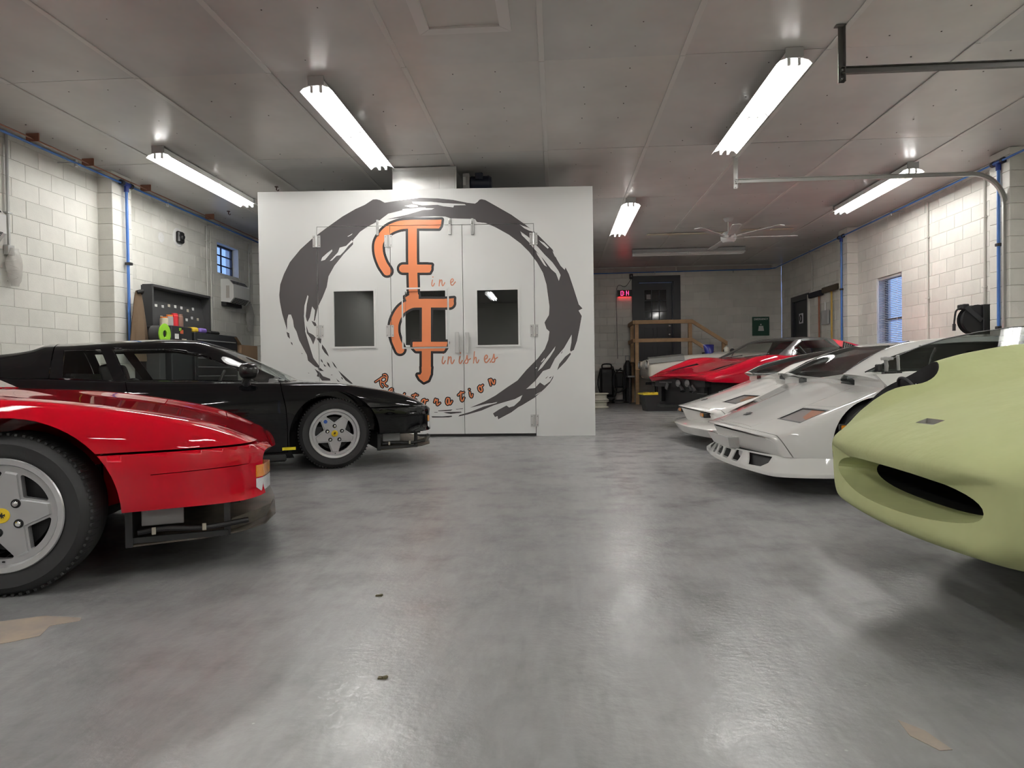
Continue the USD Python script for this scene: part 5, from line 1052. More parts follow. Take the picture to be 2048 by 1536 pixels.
for s in (-1, 1):
    h = part('headlamp_ring', lathe([(.072, -.02), (.092, .0), (.098, .012), (.09, .022), (.078, .024)], 28, 'x', (.02, s * .62, .655)), chrome, cl)
    part('headlamp_lens', lathe([(0, .045), (.04, .04), (.07, .028), (.08, .018), (.08, 0)], 24, 'x', (.02, s * .62, .655)), clear_lens, h)
    part('lamp_can', lathe([(.08, .02), (.085, -.10), (.05, -.16)], 24, 'x', (.02, s * .62, .655)), cream, h)
part('grey_plastic_cover', (lambda g: quadstrip(g))(np.array([[(x, y, z) for y, z in ((.80, .66 + .02 * k), (.74, .76 + .022 * k), (.62, .80 + .022 * k), (.50, .77 + .02 * k))] for k, x in enumerate((.0, -.25, -.5, -.75))]) + [0, 0, .014]), mat('grey_film', (.20, .20, .19), .35), cl, 40)
part('body_cart', join(bx(-3.3, -.1, -.55, -.49, .20, .26), bx(-3.3, -.1, .49, .55, .20, .26), *[bx(x - .03, x + .03, y - .03, y + .03, -.30, .30) for x in (-.4, -3.0) for y in (-.52, .52)]), dark_metal, cl, False)
mk = thing('welding_mask', 'blue curved welding mask resting on the cream classic shell', 'mask', (3.34, 15.35, 1.168), 20)
u = np.linspace(-1.3, 1.3, 14); vv = np.linspace(0, 1.25, 8)
Gm = np.array([[(.14 * math.sin(a) * (.55 + .45 * math.sin(b + .35)), -.14 * math.cos(a) * math.cos(b * .9), .22 * math.sin(b)) for b in vv] for a in u])
part('mask_shell', join(quadstrip(Gm), quadstrip(Gm * .965)), mat('blue_mask', (.015, .02, .22), .25, coat=.6), mk, 40)
part('mask_band', tube([(-.13, 0, .01), (-.10, .07, .03), (0, .11, .03), (.10, .07, .03), (.13, 0, .01)], .012, 6), black_plastic, mk)
gv_ = thing('respirator', 'white and black respirator lying beside the blue welding mask', 'respirator', (3.72, 15.3, 1.185), 0)
sp_ = trimesh.creation.icosphere(2); part('face_piece', (np.array(sp_.vertices) * [.06, .06, .08] + [0, 0, .07], np.array(sp_.faces)), mat('respirator_white', (.62, .60, .52), .5), gv_, True)
part('filter', join([lathe([(0, 0), (.05, 0), (.05, .03), (0, .04)], 14, 'y', (s * .075 + .05, -.02, .05)) for s in (-1, 1)]), black_plastic, gv_)
# ---------------------------------------------------------------- windows, doors, pipes and other fittings of the room
win_frame = mat('window_steel', (.05, .05, .055), .5, metal=.3)
win_glass = pane_mat('window_glass', (.92, .95, 1.0), 0, 1.5)
w1 = thing('window_1', kind='structure'); y0, y1, z0, z1 = WL[0]; xg = XL - .14
part('frame', join(bx(xg - .02, xg + .02, y0, y1, z0, z0 + .03), bx(xg - .02, xg + .02, y0, y1, z1 - .03, z1), bx(xg - .02, xg + .02, y0, y0 + .03, z0, z1), bx(xg - .02, xg + .02, y1 - .03, y1, z0, z1)), win_frame, w1, False)
for k in (1, 2): part('glazing_bar', bx(xg - .012, xg + .012, y0, y1, z0 + (z1 - z0) * k / 3 - .01, z0 + (z1 - z0) * k / 3 + .01), win_frame, w1, False)
part('glazing_bar', bx(xg - .012, xg + .012, (y0 + y1) / 2 - .01, (y0 + y1) / 2 + .01, z0, z1), win_frame, w1, False)
for k in range(3):
    for m in range(2):
        part('pane', bx(xg - .003, xg + .003, y0 + .02 + m * (y1 - y0 - .04) / 2, y0 + .02 + (m + 1) * (y1 - y0 - .04) / 2, z0 + .02 + k * (z1 - z0 - .04) / 3, z0 + .02 + (k + 1) * (z1 - z0 - .04) / 3), win_glass, w1, False)
w2 = thing('window_2', kind='structure'); y0, y1, z0, z1 = WR[0]; xg = XR + .17
part('frame', join(bx(xg - .02, xg + .02, y0, y1, z0, z0 + .04), bx(xg - .02, xg + .02, y0, y1, z1 - .04, z1), bx(xg - .02, xg + .02, y0, y0 + .04, z0, z1), bx(xg - .02, xg + .02, y1 - .04, y1, z0, z1), bx(xg - .02, xg + .02, y0, y1, 1.66, 1.70)), win_frame, w2, False)
part('pane', bx(xg - .003, xg + .003, y0 + .03, y1 - .03, z0 + .03, 1.665), win_glass, w2, False); part('pane', bx(xg - .003, xg + .003, y0 + .03, y1 - .03, 1.695, z1 - .03), win_glass, w2, False)
part('sill', bx(XR - .04, XR + .16, y0 - .03, y1 + .03, z0 - .04, z0, .004), block_mats[2], w2, False)
bl = thing('window_blind', 'grey slatted window blind lowered in the right-hand window', 'blind')
blm = mat('blind_slat', (.46, .44, .43), .5)
part('head_rail', bx(XR + .02, XR + .06, y0 + .07, y1 - .02, z1 - .05, z1 - .005, .004), blm, bl)
sl = []
for k in range(46):
    z = z1 - .07 - k * .031
    sl.append(mv(bx(-.013, .013, y0 + .08, y1 - .02, -.0008, .0008), (XR + .04, 0, z), ry=-38))
part('slat', join(sl), blm, bl, False, kind='stuff')
part('bottom_rail', bx(XR + .026, XR + .054, y0 + .08, y1 - .02, z1 - .07 - 46 * .031 - .012, z1 - .07 - 46 * .031 + .006, .003), blm, bl)
part('cord', join(*[tube([(XR + .024, y, z1 - .04), (XR + .024, y, z1 - 1.45)], .0025, 5) for y in (y0 + .2, y1 - .12)]), mat('blind_cord', (.7, .7, .68), .6), bl)
part('tilt_wand', tube([(XR + .012, y1 - .05, z1 - .05), (XR + .010, y1 - .05, z1 - .95)], .005, 6), mat('wand_clear', (.75, .75, .73), .3), bl)
# back door
navy_door = mat('dark_door_paint', (.022, .024, .030), .42)
d1 = thing('door_1', kind='structure'); x0, x1, z0, z1 = WB[0]; y = YB
part('door_frame', join(bx(x0 - .02, x0 + .14, y - .035, y + .1, z0, z1 + .02), bx(x1 - .16, x1 + .02, y - .035, y + .1, z0, z1 + .02), bx(x0 + .14, x1 - .16, y - .035, y + .1, z1 - .13, z1 + .02)), navy_door, d1, False)
part('door_stop', join(bx(x0 + .14, x0 + .165, y - .02, y + .09, z0, z1 - .13), bx(x1 - .19, x1 - .16, y - .02, y + .09, z0, z1 - .13), bx(x0 + .14, x1 - .16, y - .02, y + .09, z1 - .155, z1 - .13)), navy_door, d1, False)
dx0, dx1 = x0 + .168, x1 - .192
lx0, lx1, lz0, lz1 = dx0 + .13, dx1 - .13, z0 + 1.02, z1 - .33
q = sbox(dx0, z0 + .01, dx1, z1 - .16).difference(sbox(lx0, lz0, lx1, lz1))
leaf = part('door_leaf', extr(q, y + .03, y + .07, 'xz'), navy_door, d1, False)
for i in range(3):
    for j in range(3):
        part('pane', bx(lx0 + (lx1 - lx0) * i / 3 + .012, lx0 + (lx1 - lx0) * (i + 1) / 3 - .012, y + .045, y + .05, lz0 + (lz1 - lz0) * j / 3 + .012, lz0 + (lz1 - lz0) * (j + 1) / 3 - .012), mat('dark_lite', (.012, .013, .016), .06) if i + j == 0 else '/World/Looks/dark_lite', leaf, False)
part('muntin', join([bx(lx0 + (lx1 - lx0) * i / 3 - .013, lx0 + (lx1 - lx0) * i / 3 + .013, y + .028, y + .06, lz0, lz1) for i in range(4)] + [bx(lx0, lx1, y + .028, y + .06, lz0 + (lz1 - lz0) * j / 3 - .013, lz0 + (lz1 - lz0) * j / 3 + .013) for j in range(4)]), navy_door, leaf, False)
mid = (dx0 + dx1) / 2
for a, b in ((dx0 + .11, mid - .04), (mid + .04, dx1 - .11)):
    for c, d in ((z0 + .14, z0 + .42), (z0 + .52, z0 + .90)):
        fr = sbox(a, c, b, d).difference(sbox(a + .025, c + .025, b - .025, d - .025)); part('panel_moulding', extr(fr, y + .02, y + .031, 'xz'), navy_door, leaf, False)
part('notice', bx(lx0 + .06, lx0 + .17, y + .022, y + .026, lz1 - .26, lz1 - .13), mat('notice_paper', (.25, .25, .25), .6), leaf, False)
for z in (z0 + .93, z0 + .70):
    part('door_knob', lathe([(0, -.06), (.022, -.055), (.028, -.04), (.015, -.02), (.03, -.012), (.03, 0)], 16, 'y', (dx1 - .07, y + .03, z)), chrome, leaf)
# right-hand dark door
d2 = thing('door_2', kind='structure'); y0, y1, z0, z1 = WR[1]; x = XR
part('door_frame', join(bx(x - .03, x + .1, y0 - .02, y0 + .09, 0, z1 + .02), bx(x - .03, x + .1, y1 - .09, y1 + .02, 0, z1 + .02), bx(x - .03, x + .1, y0 + .09, y1 - .09, z1 - .11, z1 + .02)), navy_door, d2, False)
part('door_leaf', bx(x + .02, x + .065, y0 + .093, y1 - .093, .01, z1 - .113), navy_door, d2, False)
part('light_jamb', bx(x - .045, x - .005, y0 - .085, y0 - .022, 0, 2.52), block_mats[1], d2, False)
p, r = at(1602, 627, 'x', x + .015), at(1602, 647, 'x', x + .015)
stk = part('paper_notice', bx(x + .014, x + .019, p[1] - .13, p[1] + .13, r[2], p[2]), mat('notice_white', (.75, .72, .78), .5), d2, False)
a = np.linspace(0, 2 * np.pi, 25); mz = (r[2] + p[2]) / 2
part('notice_print', join(tube(np.stack([0 * a + x + .0135, p[1] + .07 * np.cos(a), mz + .085 * np.sin(a)], 1), .012, 6, False), bx(x + .0125, x + .0145, p[1] - .02, p[1] + .02, mz - .06, mz + .06)), black_plastic, d2)
# overhead door in the right wall, outside the frame to the right, with its two tracks
d3 = thing('door_3', kind='structure')
odm = mat('overhead_door_white', (.62, .62, .60), .5)
for k in range(6): part('door_section', bx(XR + .06, XR + .11, 5.3, 8.72, k * .516 + .003, (k + 1) * .516 - .003, .006), odm, d3, False)
track_m = mat('galvanised_track', (.50, .50, .48), .42, metal=.5)
track_dk = mat('dark_track_steel', (.13, .125, .12), .5, metal=.3)
def door_track(y, zt, m, label, xe):
    t = thing('door_track', label, 'door track')
    P = [(xe, zt), (XR - .62, zt)] + [(XR - .62 + .40 * math.sin(b), zt - .40 + .40 * math.cos(b)) for b in np.linspace(0, math.pi / 2, 14)][1:] + [(XR - .22, 1.0)]
    P = np.array(P); T = np.gradient(P, axis=0); T[0] = P[1] - P[0]; T /= np.linalg.norm(T, axis=1, keepdims=True); N = np.stack([-T[:, 1], T[:, 0]], 1)
    sec = [(-.027, -.018), (-.027, .018), (.027, .018), (.027, -.018), (.023, -.018), (.023, .014), (-.023, .014), (-.023, -.018)]
    G = np.array([[(p[0] + n[0] * a, y + b, p[1] + n[1] * a) for a, b in sec] for p, n in zip(P, N)])
    part('rail', quadstrip(G, closed_v=True), m, t, False)
    part('hanger', join(bx(xe - .02, xe + .025, y + .018, y + .022, zt - .09, HC - .002), bx(xe + .021, xe + .025, y - .02, y + .022, zt - .09, HC - .002), bx(xe - .045, xe + .05, y - .02, y + .04, HC - .006, HC - .001)), m, t, False)
    part('hanger_bolt', join([cyl((xe, y - .024, zt + d), (xe, y + .03, zt + d), .007, 8) for d in (0, -.07)]), m, t)
    return t
door_track(at(1470, 315, 'z', HC)[1] - .02, 3.235, track_m, 'light galvanised overhead-door track, with a curved end at the right', at(1470, 315, 'z', HC)[0])
door_track(at(1683, 50, 'z', HC)[1], 3.185, track_dk, 'dark overhead-door track hung on a dark angle near the top right', at(1683, 50, 'z', HC)[0])
# blue compressed-air line
blue = mat('blue_pipe', (.055, .17, .50), .35)
blue_fit = mat('blue_fitting', (.02, .045, .26), .4)
clampm = black_plastic
def air_line(label, runs, tees, clamps, brackets=()):
    t = thing('air_pipe', label, 'pipe')
    for r in runs: part('pipe_run', tube(r[0], r[1], 10), blue, t)
    for (x, y, z, ax) in tees:
        part('tee_fitting', join(cyl((x, y - .07, z), (x, y + .07, z), .03, 12) if ax == 'y' else cyl((x - .07, y, z), (x + .07, y, z), .03, 12), cyl((x, y, z - .10), (x, y, z + .005), .03, 12)), blue_fit, t)
        part('collar', join(*[cyl((x, y + s * .07, z), (x, y + s * .12, z), .036, 12) for s in (-1, 1)]) if ax == 'y' else join(*[cyl((x + s * .07, y, z), (x + s * .12, y, z), .036, 12) for s in (-1, 1)]), navy, t)
    for (x, y, z) in clamps: part('pipe_clamp', bx(x - .03, x + .05, y - .03, y + .03, z - .018, z + .018, .004), clampm, t)
    for a, b in brackets: part('bracket', join(tube([a, b], .006, 5), bx(a[0] - .01, a[0] + .01, a[1] - .02, a[1] + .02, a[2] - .05, a[2] + .03)), lampgrey, t)
    return t
xl, zl = XL + .25, 3.415
pz = lambda px, py, x: at(px, py, 'x', x)
air_line('blue compressed-air pipe along the head of the left wall, with one drop', [([(xl, -2, zl), (xl, 13.25, zl - .01)], .0135), ([(xl + .0, 8.92, zl), (xl, 8.92, 1.05)], .019)],
         [(xl, 8.92, zl, 'y')], [(xl, 8.92, pz(257, 528, xl)[2])], [((xl, y, zl), (XL + .02, y, zl + .01)) for y in (7.95, 9.9, 11.5, 6.2)])
xr, zr = XR - .245, 3.40
air_line('blue compressed-air pipe along the right and rear walls, with two drops', [([(xr, 3, zr), (xr, 17.95, zr - .01), (xr - .15, 18.1, zr - .01), (.8, 18.12, zr - .03)], .0135), ([(xr + .02, 9.14, zr), (xr + .02, 9.14, pz(1997, 657, xr)[2])], .019), ([(xr + .02, 13.95, zr), (xr + .02, 13.95, .95)], .019)],
         [(xr + .02, 9.14, zr, 'y'), (xr + .02, 13.95, zr, 'y')], [(xr + .02, 9.14, pz(1999, 488, xr)[2]), (xr + .02, 13.95, pz(1683, 578, xr)[2]), (xr + .02, 9.14, pz(1997, 655, xr)[2])],
         [((xr, y, zr), (XR - .02, y, zr + .01)) for y in (11.9, 15.6)] + [((x, 18.12, zr - .03), (x, YB - .01, zr - .02)) for x in (2.6, 4.6)])
copper = mat('copper_pipe', (.33, .15, .10), .4, metal=.5)
cp = thing('copper_pipe', 'pair of thin copper pipes under the ceiling along the left wall', 'pipe')
for dx, z in ((.10, 3.505), (.16, 3.478)): part('pipe_run', tube([(XL + dx + .08, -2, z), (XL + dx + .08, 13.2, z - .005)], .0085, 6), copper, cp)
part('pipe_hook', join([bx(XL + .15, XL + .30, y - .006, y + .006, 3.45, 3.54) for y in (7.3, 8.2, 9.4, 11.2)]), copper, cp)
emt = mat('painted_conduit', (.60, .59, .55), .45)
steel_emt = mat('steel_conduit', (.42, .42, .41), .4, metal=.4)
def conduit(label, x, y, z0, z1, m, r=.012, box=None):
    t = thing('conduit', label, 'conduit'); part('tube', tube([(x, y, z0), (x, y, z1)], r, 8), m, t)
    part('strap', join([bx(x - r - .008, x + r + .008, y - r - .016, y + r + .016, z - .008, z + .008) for z in np.arange(z0 + .35, z1 - .1, .95)]), m, t, False)
    if box: part('outlet_box', bx(x - .03, x + .03, y - .045, y + .045, z0 - .11, z0, .005), m, t)
    return t
p = at(13, 300, 'x', XL + .03)
conduit('steel conduit dropping beside the air conditioner at the far left edge', XL + .03, p[1], at(17, 490, 'x', XL + .03)[2], HC - .02, steel_emt, .016, True)
conduit('left of two cream conduits on the left wall, nearer the toolbox lid', XL + .02, at(413, 500, 'x', XL + .02)[1], .9, 3.40, emt, .013)
conduit('right of two cream conduits on the left wall, nearer the small window', XL + .02, at(421, 500, 'x', XL + .02)[1], .9, 3.36, emt, .013)
conduit('thin grey conduit right of the small window on the left wall', XL + .02, at(497, 500, 'x', XL + .02)[1], at(497, 640, 'x', XL + .02)[2], 3.40, steel_emt, .011, True)
conduit('cream conduit on the right wall between the blind and the hose reel', XR - .02, at(1855, 500, 'x', XR - .02)[1], .6, 3.40, emt, .014)
conduit('cream conduit on the right wall just left of the near pilaster', XR - .02, at(1969, 500, 'x', XR - .02)[1], .6, 3.44, emt, .016)
conduit('cream conduit above the right-hand dark door', XR - .02, at(1624, 540, 'x', XR - .02)[1], 2.58, 3.40, emt, .014)
# air conditioners
acm = mat('air_conditioner_white', (.74, .74, .72), .4); grille_dk = mat('grille_dark', (.03, .03, .032), .6)
def air_con(label, y0, y1, z0, z1, d):
    t = thing('air_conditioner', label, 'air conditioner'); x0, x1 = XL + .004, XL + d
    prof = Polygon([(x0, z0 + .04), (x0, z1), (x1 - .10, z1), (x1, z1 - .11), (x1, z0 + .10), (x1 - .07, z0 + .02)])
    part('cabinet', extr(prof, y0, y1, 'xz'), acm, t, False)
    part('top_grille', join([mv(bx(-.045, .045, y0 + .05 + k * (y1 - y0 - .1) / 12, y0 + .065 + k * (y1 - y0 - .1) / 12, -.002, .004), (x1 - .05, 0, z1 - .052), ry=47.7) for k in range(13)]), grille_dk, t, False)
    part('lower_grille', join([mv(bx(-.05, .05, y0 + .05, y1 - .05, -.002, .004), (0, 0, 0), ry=0)[0:1] and mv(bx(-.004, .004, y0 + .05, y1 - .05, -.004, .004), (x1 - .068 + .07 * k / 6, 0, z0 + .022 + .08 * k / 6)) for k in range(7)]), grille_dk, t, False)
    part('side_vent', bx(x0 + .10, x0 + .16, y0 - .003, y0 + .002, z0 + .10, z1 - .12), mat('side_vent_grey', (.45, .42, .39), .5) if not UsdShade.Material.Get(stage, '/World/Looks/side_vent_grey') else '/World/Looks/side_vent_grey', t, False)
    part('wall_sleeve', bx(x0 - .002, x0 + .09, y0 + .02, y1 - .02, z0 - .035, z0 + .05), grille_dk, t, False)
    return t
air_con('white air conditioner under the small window on the left wall', 11.97, 12.62, 2.13, 2.57, .24)
e = at(13, 470, 'x', XL + .28)
air_con('white air conditioner cut by the far left edge of the photo', e[1] - .75, e[1], at(13, 487, 'x', XL + .28)[2], at(13, 410, 'x', XL + .28)[2], .28)
film = usdkit.material(stage, '/World/Looks/clear_film', {'t': ('transparent_bsdf', {}), 'p': ('principled_bsdf', {'base_color': (.62, .60, .56), 'roughness': .25}), 'm': ('mix_closure', {'fac': .55})}, [('t.BSDF', 'm.closure1'), ('p.BSDF', 'm.closure2')], surface='m.closure')
def bag(label, p, w, h, seed):
    t = thing('plastic_bag', label, 'bag', p); U, V = np.meshgrid(np.linspace(0, 2 * np.pi, 36, endpoint=False), np.linspace(0, 1, 20))
    r = (.35 + .65 * np.sin(np.pi * np.clip(V, .05, .97)) ** .8) * (1 + .35 * (meshkit.noise(np.stack([np.cos(U) * 2, np.sin(U) * 2, V * 7], -1), seed) - .5))
    G = np.stack([.06 + .06 * r * np.cos(U), w * .5 * r * np.sin(U), -h * V], -1); part('film', quadstrip(G, closed_v=True), film, t, True)
    part('cord_coil', tube(curve([(.03 + .03 * math.sin(k * 2.1), w * .35 * math.cos(k * 1.7), -h * (.25 + .07 * k)) for k in range(10)], 5), .006, 6), mat('pale_cord', (.6, .58, .54), .5) if not UsdShade.Material.Get(stage, '/World/Looks/pale_cord') else '/World/Looks/pale_cord', t)
b0 = at(23, 497, 'x', XL + .04); bag('crumpled clear plastic bag below the conduit at the far left edge', (XL + .01, b0[1], b0[2]), .20, b0[2] - at(23, 572, 'x', XL + .04)[2], 3)
b0 = at(495, 607, 'x', XL + .04); bag('clear plastic bag with a looped cord under the air conditioner', (XL + .01, b0[1] + .02, b0[2]), .26, b0[2] - at(495, 662, 'x', XL + .04)[2], 5)
# round wall plates and the vent fan
for lab, px, py, r, m in (('white round blanking plate on the left wall beside the vent fan', 322, 475, .078, acm), ('faint round plate painted over, above the blanking plate on the left wall', 325, 437, .07, block_mats[0])):
    q = at(px, py, 'x', XL); t = thing('wall_plate', lab, 'wall plate', (XL, q[1], q[2])); part('plate', lathe([(0, .012), (r * .8, .012), (r, .004), (r, -.002)], 28, 'x'), m, t); part('plate_screw', join([lathe([(0, .015), (.006, .012)], 8, 'x', (0, y, 0)) for y in (-.04, .04)]), steel, t)
q = at(356, 475, 'x', XL); t = thing('vent_fan', 'small black vent fan in a pale round flange on the left wall', 'vent fan', (XL, q[1], q[2]))
part('flange', lathe([(.075, .01), (.135, .012), (.15, .003), (.15, -.002)], 32, 'x'), acm, t); part('fan_body', join(bx(-.0, .07, -.085, .085, -.09, .09, .02), lathe([(0, .10), (.03, .10), (.05, .08), (.05, .06)], 16, 'x')), black_plastic, t)
part('fan_blade', join([mv(bx(.066, .074, -.012, .012, .02, .082), (0, 0, 0), rx=72 * k) for k in range(5)]), dark_metal, t, False)
# ceiling fan, pale strips on the ceiling, sprinkler stubs
fm = mat('fan_white', (.50, .50, .49), .4)
c = at(1456, 437, 'z', HC); fz = 3.19
fan = thing('ceiling_fan', 'white five-bladed ceiling fan in the rear right', 'ceiling fan', (c[0], c[1] - .02, 0))
part('canopy', lathe([(0, HC - .07), (.05, HC - .07), (.085, HC - .02), (.085, HC - .001)], 24), fm, fan); part('down_rod', cyl((0, 0, 3.28), (0, 0, HC - .06), .012, 8), fm, fan)
part('motor', lathe([(0, 3.30), (.07, 3.30), (.12, 3.26), (.14, 3.21), (.13, 3.15), (.09, 3.11), (0, 3.10)], 28), fm, fan)
for px, py in ((1341, 440), (1493, 418), (1602, 441), (1535, 474), (1427, 496)):
    q = at(px, py, 'z', fz) - np.array([c[0], c[1] - .02, fz]); an = math.degrees(math.atan2(q[1], q[0]))
    b = part('blade', mv(join(extr(Polygon([(.26, -.055), (1.16, -.075), (1.2, -.05), (1.2, .05), (1.16, .075), (.26, .055)]), -.004, .004)), (0, 0, fz), rz=an, rx=0), fm, fan, False)
    part('blade_arm', mv(join(bx(.11, .34, -.02, .02, -.012, -.004, .002)), (0, 0, fz), rz=an), fm, b)
stripm = mat('pale_strip', (.60, .55, .44), .5)
for (a, b_, lab) in (((1293, 469), (1468, 461), 'left pale batten strip on the rear ceiling, ending near the fan'), ((1482, 460), (1592, 452), 'right pale batten strip on the rear ceiling, beyond the fan')):
    p, q = at(*a, 'z', HC), at(*b_, 'z', HC); o = thing('ceiling_strip', lab, 'strip')
    part('board', bx(p[0], q[0], p[1] - .11, p[1] + .02, HC - .024, HC - .010, .003), stripm, o, False); part('joint_plate', bx(p[0] + (q[0] - p[0]) * .27, p[0] + (q[0] - p[0]) * .27 + .06, p[1] - .13, p[1] + .04, HC - .032, HC - .024, .003), stripm, o, False)
sm = mat('rusty_hook', (.10, .06, .05), .6)
for px, py in ((457, 425), (553, 376)):
    q = at(px, py - 3, 'z', HC); o = thing('ceiling_hook', 'small rusty ceiling hook left of the booth, ' + ('lower one near the left lamp' if px < 500 else 'just above the booth corner'), 'hook'); part('hook', tube([(q[0], q[1], HC), (q[0], q[1], HC - .05), (q[0] + .02, q[1], HC - .065), (q[0] + .035, q[1], HC - .045)], .008, 6), sm, o); part('plate', bx(q[0] - .02, q[0] + .02, q[1] - .02, q[1] + .02, HC - .012, HC - .001), sm, o)
# ---------------------------------------------------------------- things along the walls
pine = mat('pine_timber', (.46, .29, .15), .6, vary=(6, (.38, .23, .11)))
ld = thing('door_landing', 'pine landing with railings and a stair rail in front of the rear door', 'landing'); yf = 17.05
def post(x, y, z1): part('post', bx(x - .045, x + .045, y - .045, y + .045, 0, z1, .004), pine, ld)
for x, y, z in ((2.0, yf + .06, 2.02), (3.29, yf + .06, 2.02), (4.10, yf + .06, 1.49), (2.0, 18.15, 2.02)): post(x, y, z)
part('rail', bx(1.95, 3.33, yf - .03, yf + .01, 1.965, 2.06, .004), pine, ld); part('rail', bx(1.95, 3.33, yf - .03, yf + .01, 1.52, 1.61, .004), pine, ld)
part('rail', bx(1.90, 1.95, yf, 18.2, 1.965, 2.06, .004), pine, ld); part('rail', bx(1.90, 1.95, yf, 18.2, 1.52, 1.61, .004), pine, ld)
part('fascia_board', bx(1.95, 3.33, yf - .03, yf + .012, .84, 1.04, .004), pine, ld)
for z in (2.06, 1.61): part('stair_rail', extr(Polygon([(3.33, z), (4.17, z - .55), (4.17, z - .65), (3.33, z - .10)]), yf - .03, yf + .01, 'xz'), pine, ld, False)
for k in range(8): part('deck_plank', bx(1.95, 3.35, yf + .01 + k * .147, yf + .15 + k * .147, 1.02, 1.055, .003), pine, ld, False)
for k in range(4): part('stair_tread', bx(3.36 + k * .26, 3.60 + k * .26, yf + .05, 18.15, .80 - k * .22, .84 - k * .22, .003), pine, ld, False)
# red clock: 0:14
ck = thing('led_clock', 'black wall clock with glowing red digits reading 0:14 beside the rear door', 'clock'); led = mat('led_red', (.8, .01, .05), .4, emit=((1, .01, .05), 9.0))
cx0, cx1, cz0, cz1 = 1.64, 2.015, 2.765, 2.94; part('case', bx(cx0, cx1, YB - .06, YB - .002, cz0, cz1, .004), black_plastic, ck)
SEG = {'0': 'abcdef', '1': 'bc', '4': 'bcfg'}; R7 = {'a': (0, 1, .9, 1), 'd': (0, 1, 0, .1), 'g': (0, 1, .45, .55), 'f': (0, .18, .5, 1), 'e': (0, .18, 0, .5), 'b': (.82, 1, .5, 1), 'c': (.82, 1, 0, .5)}
for ch, x in (('0', 1.725), ('1', 1.815), ('4', 1.875)):
    part('digit', join([bx(x + .06 * R7[s][0], x + .06 * R7[s][1], YB - .064, YB - .0605, cz0 + .03 + .12 * R7[s][2], cz0 + .03 + .12 * R7[s][3]) for s in SEG[ch]]), led, ck, False)
part('digit_colon', join(*[bx(1.80, 1.812, YB - .064, YB - .0605, z, z + .014) for z in (cz0 + .06, cz0 + .11)]), led, ck, False)
part('under_light', bx(cx0 + .02, cx1 - .02, YB - .05, YB - .02, cz0 - .004, cz0 - .001), mat('led_red_strip', (.8, .01, .02), .4, emit=((1, .02, .03), 3.0)), ck, False)
cb = thing('wall_camera', 'small black box camera above the red clock', 'camera'); q = at(1262, 553, 'y', YB); part('body', bx(q[0] - .045, q[0] + .045, YB - .07, YB - .002, q[2] - .07, q[2] + .06, .008), black_plastic, cb)
part('lens', lathe([(0, -.085), (.014, -.08), (.018, -.068)], 12, 'y', (q[0], YB, q[2])), chrome, cb); part('cable', tube(curve([(q[0], YB - .02, q[2] - .07), (q[0] - .15, YB - .015, q[2] - .26), (1.63, YB - .012, q[2] - .30), (1.62, YB - .012, 2.0), (1.63, YB - .015, 1.15)]), .006, 5), black_plastic, cb)
# emergency sign
p, r = at(1504, 634, 'y', YB), at(1538, 671, 'y', YB); sgn = thing('emergency_sign', 'dark green EMERGENCY panel with a white figure on the rear wall', 'sign')
grn = mat('sign_green', (.012, .075, .045), .45); wht = mat('sign_white', (.6, .62, .6), .5); part('panel', bx(p[0], r[0], YB - .03, YB - .002, r[2], p[2], .004), grn, sgn); W_ = r[0] - p[0]
tx = mv(meshkit.text_mesh('EMERGENCY', .05, .003, True), (0, 0, 0)); tv = tx[0] * [W_ * .84 / np.ptp(tx[0][:, 0]), 1, 1]; part('lettering', (np.stack([tv[:, 0] + p[0] + .035, YB - .0315 - tv[:, 2], tv[:, 1] + p[2] - .085], -1), tx[1][:, ::-1]), wht, sgn, False)
mx_ = (p[0] + r[0]) / 2; part('figure', join(extr(Polygon([(mx_ - .07, r[2] + .12), (mx_ - .05, r[2] + .25), (mx_ + .06, r[2] + .25), (mx_ + .08, r[2] + .12)]), YB - .033, YB - .0305, 'xz'), bx(mx_ - .02, mx_ + .02, YB - .033, YB - .0305, r[2] + .275, r[2] + .295), bx(mx_ - .01, mx_ + .01, YB - .033, YB - .0305, r[2] + .265, r[2] + .305)), wht, sgn, False)
# tote with a yellow lid, and the dark gear by the rear wall
to = thing('storage_tote', 'black plastic storage tote with a yellow lid under the red targa nose', 'tote', (2.13, 14.35, 0), 5)
part('tub', (lambda h: (np.array(h.vertices), np.array(h.faces)))(trimesh.convex.convex_hull(np.array([(sx * w, sy * d, z) for z, w, d in ((0, .31, .20), (.33, .37, .25)) for sx in (-1, 1) for sy in (-1, 1)]))), mat('tote_black', (.02, .02, .021), .5, bump=(40, .003)), to, False)
part('lid', join(bx(-.40, .40, -.27, .27, .33, .365, .008), *[bx(-.3 + k * .17, -.19 + k * .17, -.2, .2, .365, .378, .004) for k in range(4)]), mat('tote_yellow', (.62, .46, .03), .45), to)
def gear(name, label, cat, px, py, parts):
    q = at(px, py, 'z', 0); t = thing(name, label, cat, (q[0], q[1], 0))
    for nm, m, mt in parts: part(nm, m, mt, t)
gear('welder_cart', 'black welding machine on a cart with a looped cable by the rear wall', 'welder', 1214, 806, [('case', bx(-.17, .17, -.15, .2, .18, .92, .05), satin_black), ('handle', tube(curve([(-.12, -.05, .90), (-.1, -.05, 1.0), (.1, -.05, 1.0), (.12, -.05, .90)]), .018, 8), black_plastic), ('cable', tube(curve([(-.17, -.17, .9), (-.24, -.2, .5), (-.1, -.22, .12), (.18, -.2, .15), (.24, -.19, .6), (.14, -.17, .95)]), .016, 7), black_plastic), ('wheel', join([lathe([(0, -.03), (.09, -.03), (.09, .03), (0, .03)], 16, 'x', (s * .17, .1, .09)) for s in (-1, 1)]), rubber), ('cart', bx(-.2, .2, -.2, .24, .10, .16, .01), dark_metal)])
